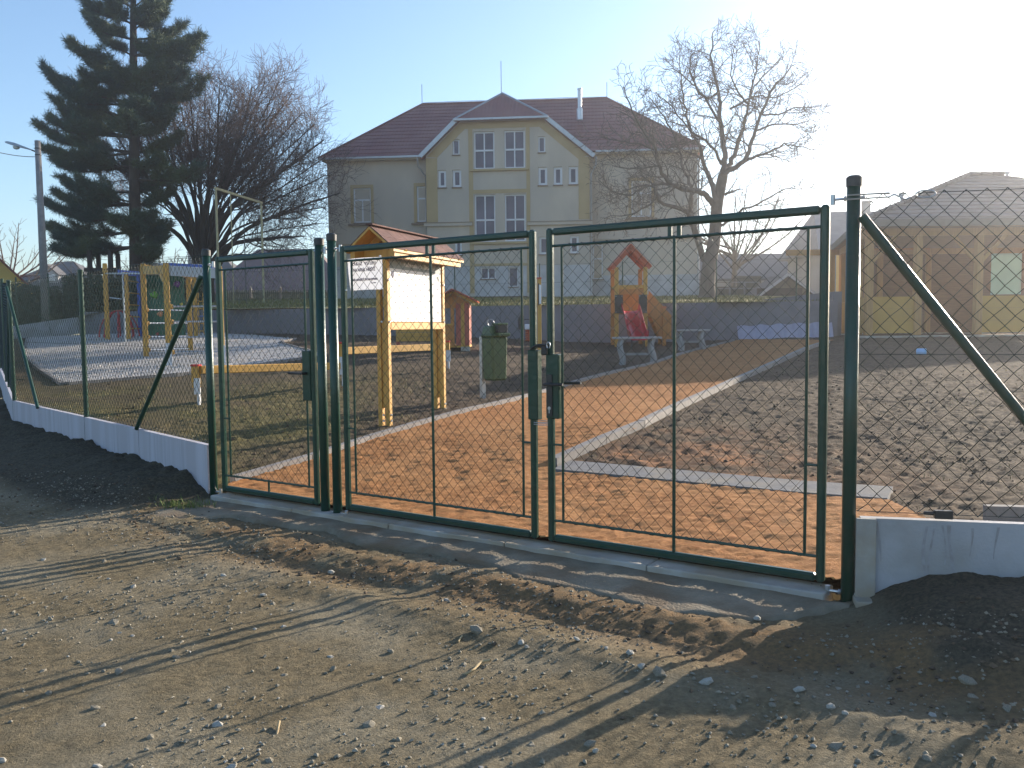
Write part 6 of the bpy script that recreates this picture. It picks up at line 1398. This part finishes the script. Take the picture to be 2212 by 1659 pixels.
scatter('soil_lumps', 52000, (-9, 12), (5, 26), lambda x, y: soil_keep(x, y) & (~in_poly(x, y, PATH)) & (~in_poly(x, y, GRAVEL)) & (rs.uniform(0, 1, x.shape) < (9/np.maximum(y, 1))**1.5), zsoil, .005, .026, CLOD, 4.0, lambda x, y: np.clip(.5+1.2*fbm(x, y, 1.5, 3), .1, 1))
STRAW = mat('dry_stick', (.45, .34, .18), .8, (.36, .26, .14), 8)
def twig(label, pts_, r):
    P = []
    for (x, y, h) in pts_: q = Gout(x, y); P.append(np.array([q[0], q[1], q[2]+h+r]))
    o = MB().tube(spline(P, 4), r, 6).build('twig', STRAW, None, smooth=True); tag(o, label, 'twig')
twig('bent brown twig lying in the middle of the dirt', [(998,1462,.0),(1020,1457,.01),(1040,1443,.02),(1060,1437,.015)], .006)
twig('straight pale stick lying in the shade at right', [(1480,1532,0),(1508,1517,.012)], .005)
twig('short dry stalk standing out of the dirt near the bottom', [(596,1602,0),(604,1578,.03)], .005)
twig('short straw beside the angular grey stone', [(990,1388,0),(998,1380,.01)], .004)
twig('thin dark stick by the rut below the wicket gate', [(518,1185,0),(570,1186,.01)], .004)
GRS = mat('green_grass', (.10, .15, .03), .8, (.16, .17, .05), 6); GRD = mat('dry_grass', (.30, .25, .10), .85, (.20, .18, .07), 6)
def blades(name, X, Y, zf, h0, h1, m, w=.004):
    n = len(X); z = zf(X, Y); h = rs.uniform(h0, h1, n); a = rs.uniform(0, 6.28, n); t = rs.uniform(.1, .7, n); d = np.stack([np.cos(a)*t, np.sin(a)*t, np.ones(n)], -1); s_ = np.stack([-np.sin(a), np.cos(a), 0*a], -1)*w
    B = np.stack([X, Y, z-.01], -1); M = B+d*h[:, None]*.6; T_ = B+d*h[:, None]+np.stack([np.cos(a)*t*h*.5, np.sin(a)*t*h*.5, -h*.15*t], -1)
    V = np.stack([B-s_, B+s_, M+s_*.7, M-s_*.7, T_], 1).reshape(-1, 3); k = np.arange(n)*5
    mb = MB(); mb.add(V, np.stack([k, k+1, k+2, k+3], -1)); mb.f.append(np.stack([k+3, k+2, k+4], -1)); return mb.build(name, m)
q = Gout(408, 1100); X = q[0]+rs.normal(0, .12, 260); Y = q[1]+rs.normal(0, .06, 260)
o = blades('grass_tuft', X, Y, zout, .03, .09, GRS); tag(o, 'small green grass tuft at the corner of the concrete apron', 'grass tuft'); o['kind'] = 'stuff'
n = 5200; X = rs.uniform(-7.5, -1.2, n); Y = rs.uniform(6.5, 15, n); kk = soil_keep(X, Y) & (~in_poly(X, Y, PATH)) & (~in_poly(X, Y, GRAVEL)) & (fbm(X, Y, 1.2, 3) > -.12); X, Y = X[kk], Y[kk]
o = stuff(blades('sparse_grass', X, Y, zsoil, .02, .07, GRD, .005))
n = 9000; X = rs.uniform(-2.5, 10, n); Y = rs.uniform(5, 17, n); kk = soil_keep(X, Y) & (~in_poly(X, Y, PATH)) & (fbm(X, Y, 1.6, 3) > -.1) & (rs.uniform(0, 1, n) < (8/Y)); X, Y = X[kk], Y[kk]
o = stuff(blades('dry_straw', X, Y, zsoil, .015, .05, GRD, .0035))
n = 30000; X = rs.uniform(-14, 12, n); Y = rs.uniform(26, 45, n); kk = (wall_side(X, Y) > .2) & (rs.uniform(0, 1, n) < (30/Y)**2); X, Y = X[kk], Y[kk]
o = stuff(blades('lawn_grass', X, Y, lambda x, y: zlawn(x, y)+.05*fbm(x, y, .4, 3), .05, .13, mat('lawn_blades', (.24, .20, .06), .85, (.15, .16, .05), 2), .014))

# ------------------------------------------------------------------ air
HZ = bpy.data.materials.new('haze_air'); HZ.use_nodes = True; t_ = HZ.node_tree; t_.nodes.clear()
pvn = t_.nodes.new('ShaderNodeVolumePrincipled'); pvn.inputs['Color'].default_value = (.95, .96, 1, 1); pvn.inputs['Density'].default_value = .0018; pvn.inputs['Anisotropy'].default_value = .78
om = t_.nodes.new('ShaderNodeOutputMaterial'); t_.links.new(pvn.outputs[0], om.inputs['Volume'])
hz = MB().box((0, 110, 9.6), (600, 400, 21.8)).build('haze', HZ); hz['kind'] = 'stuff'
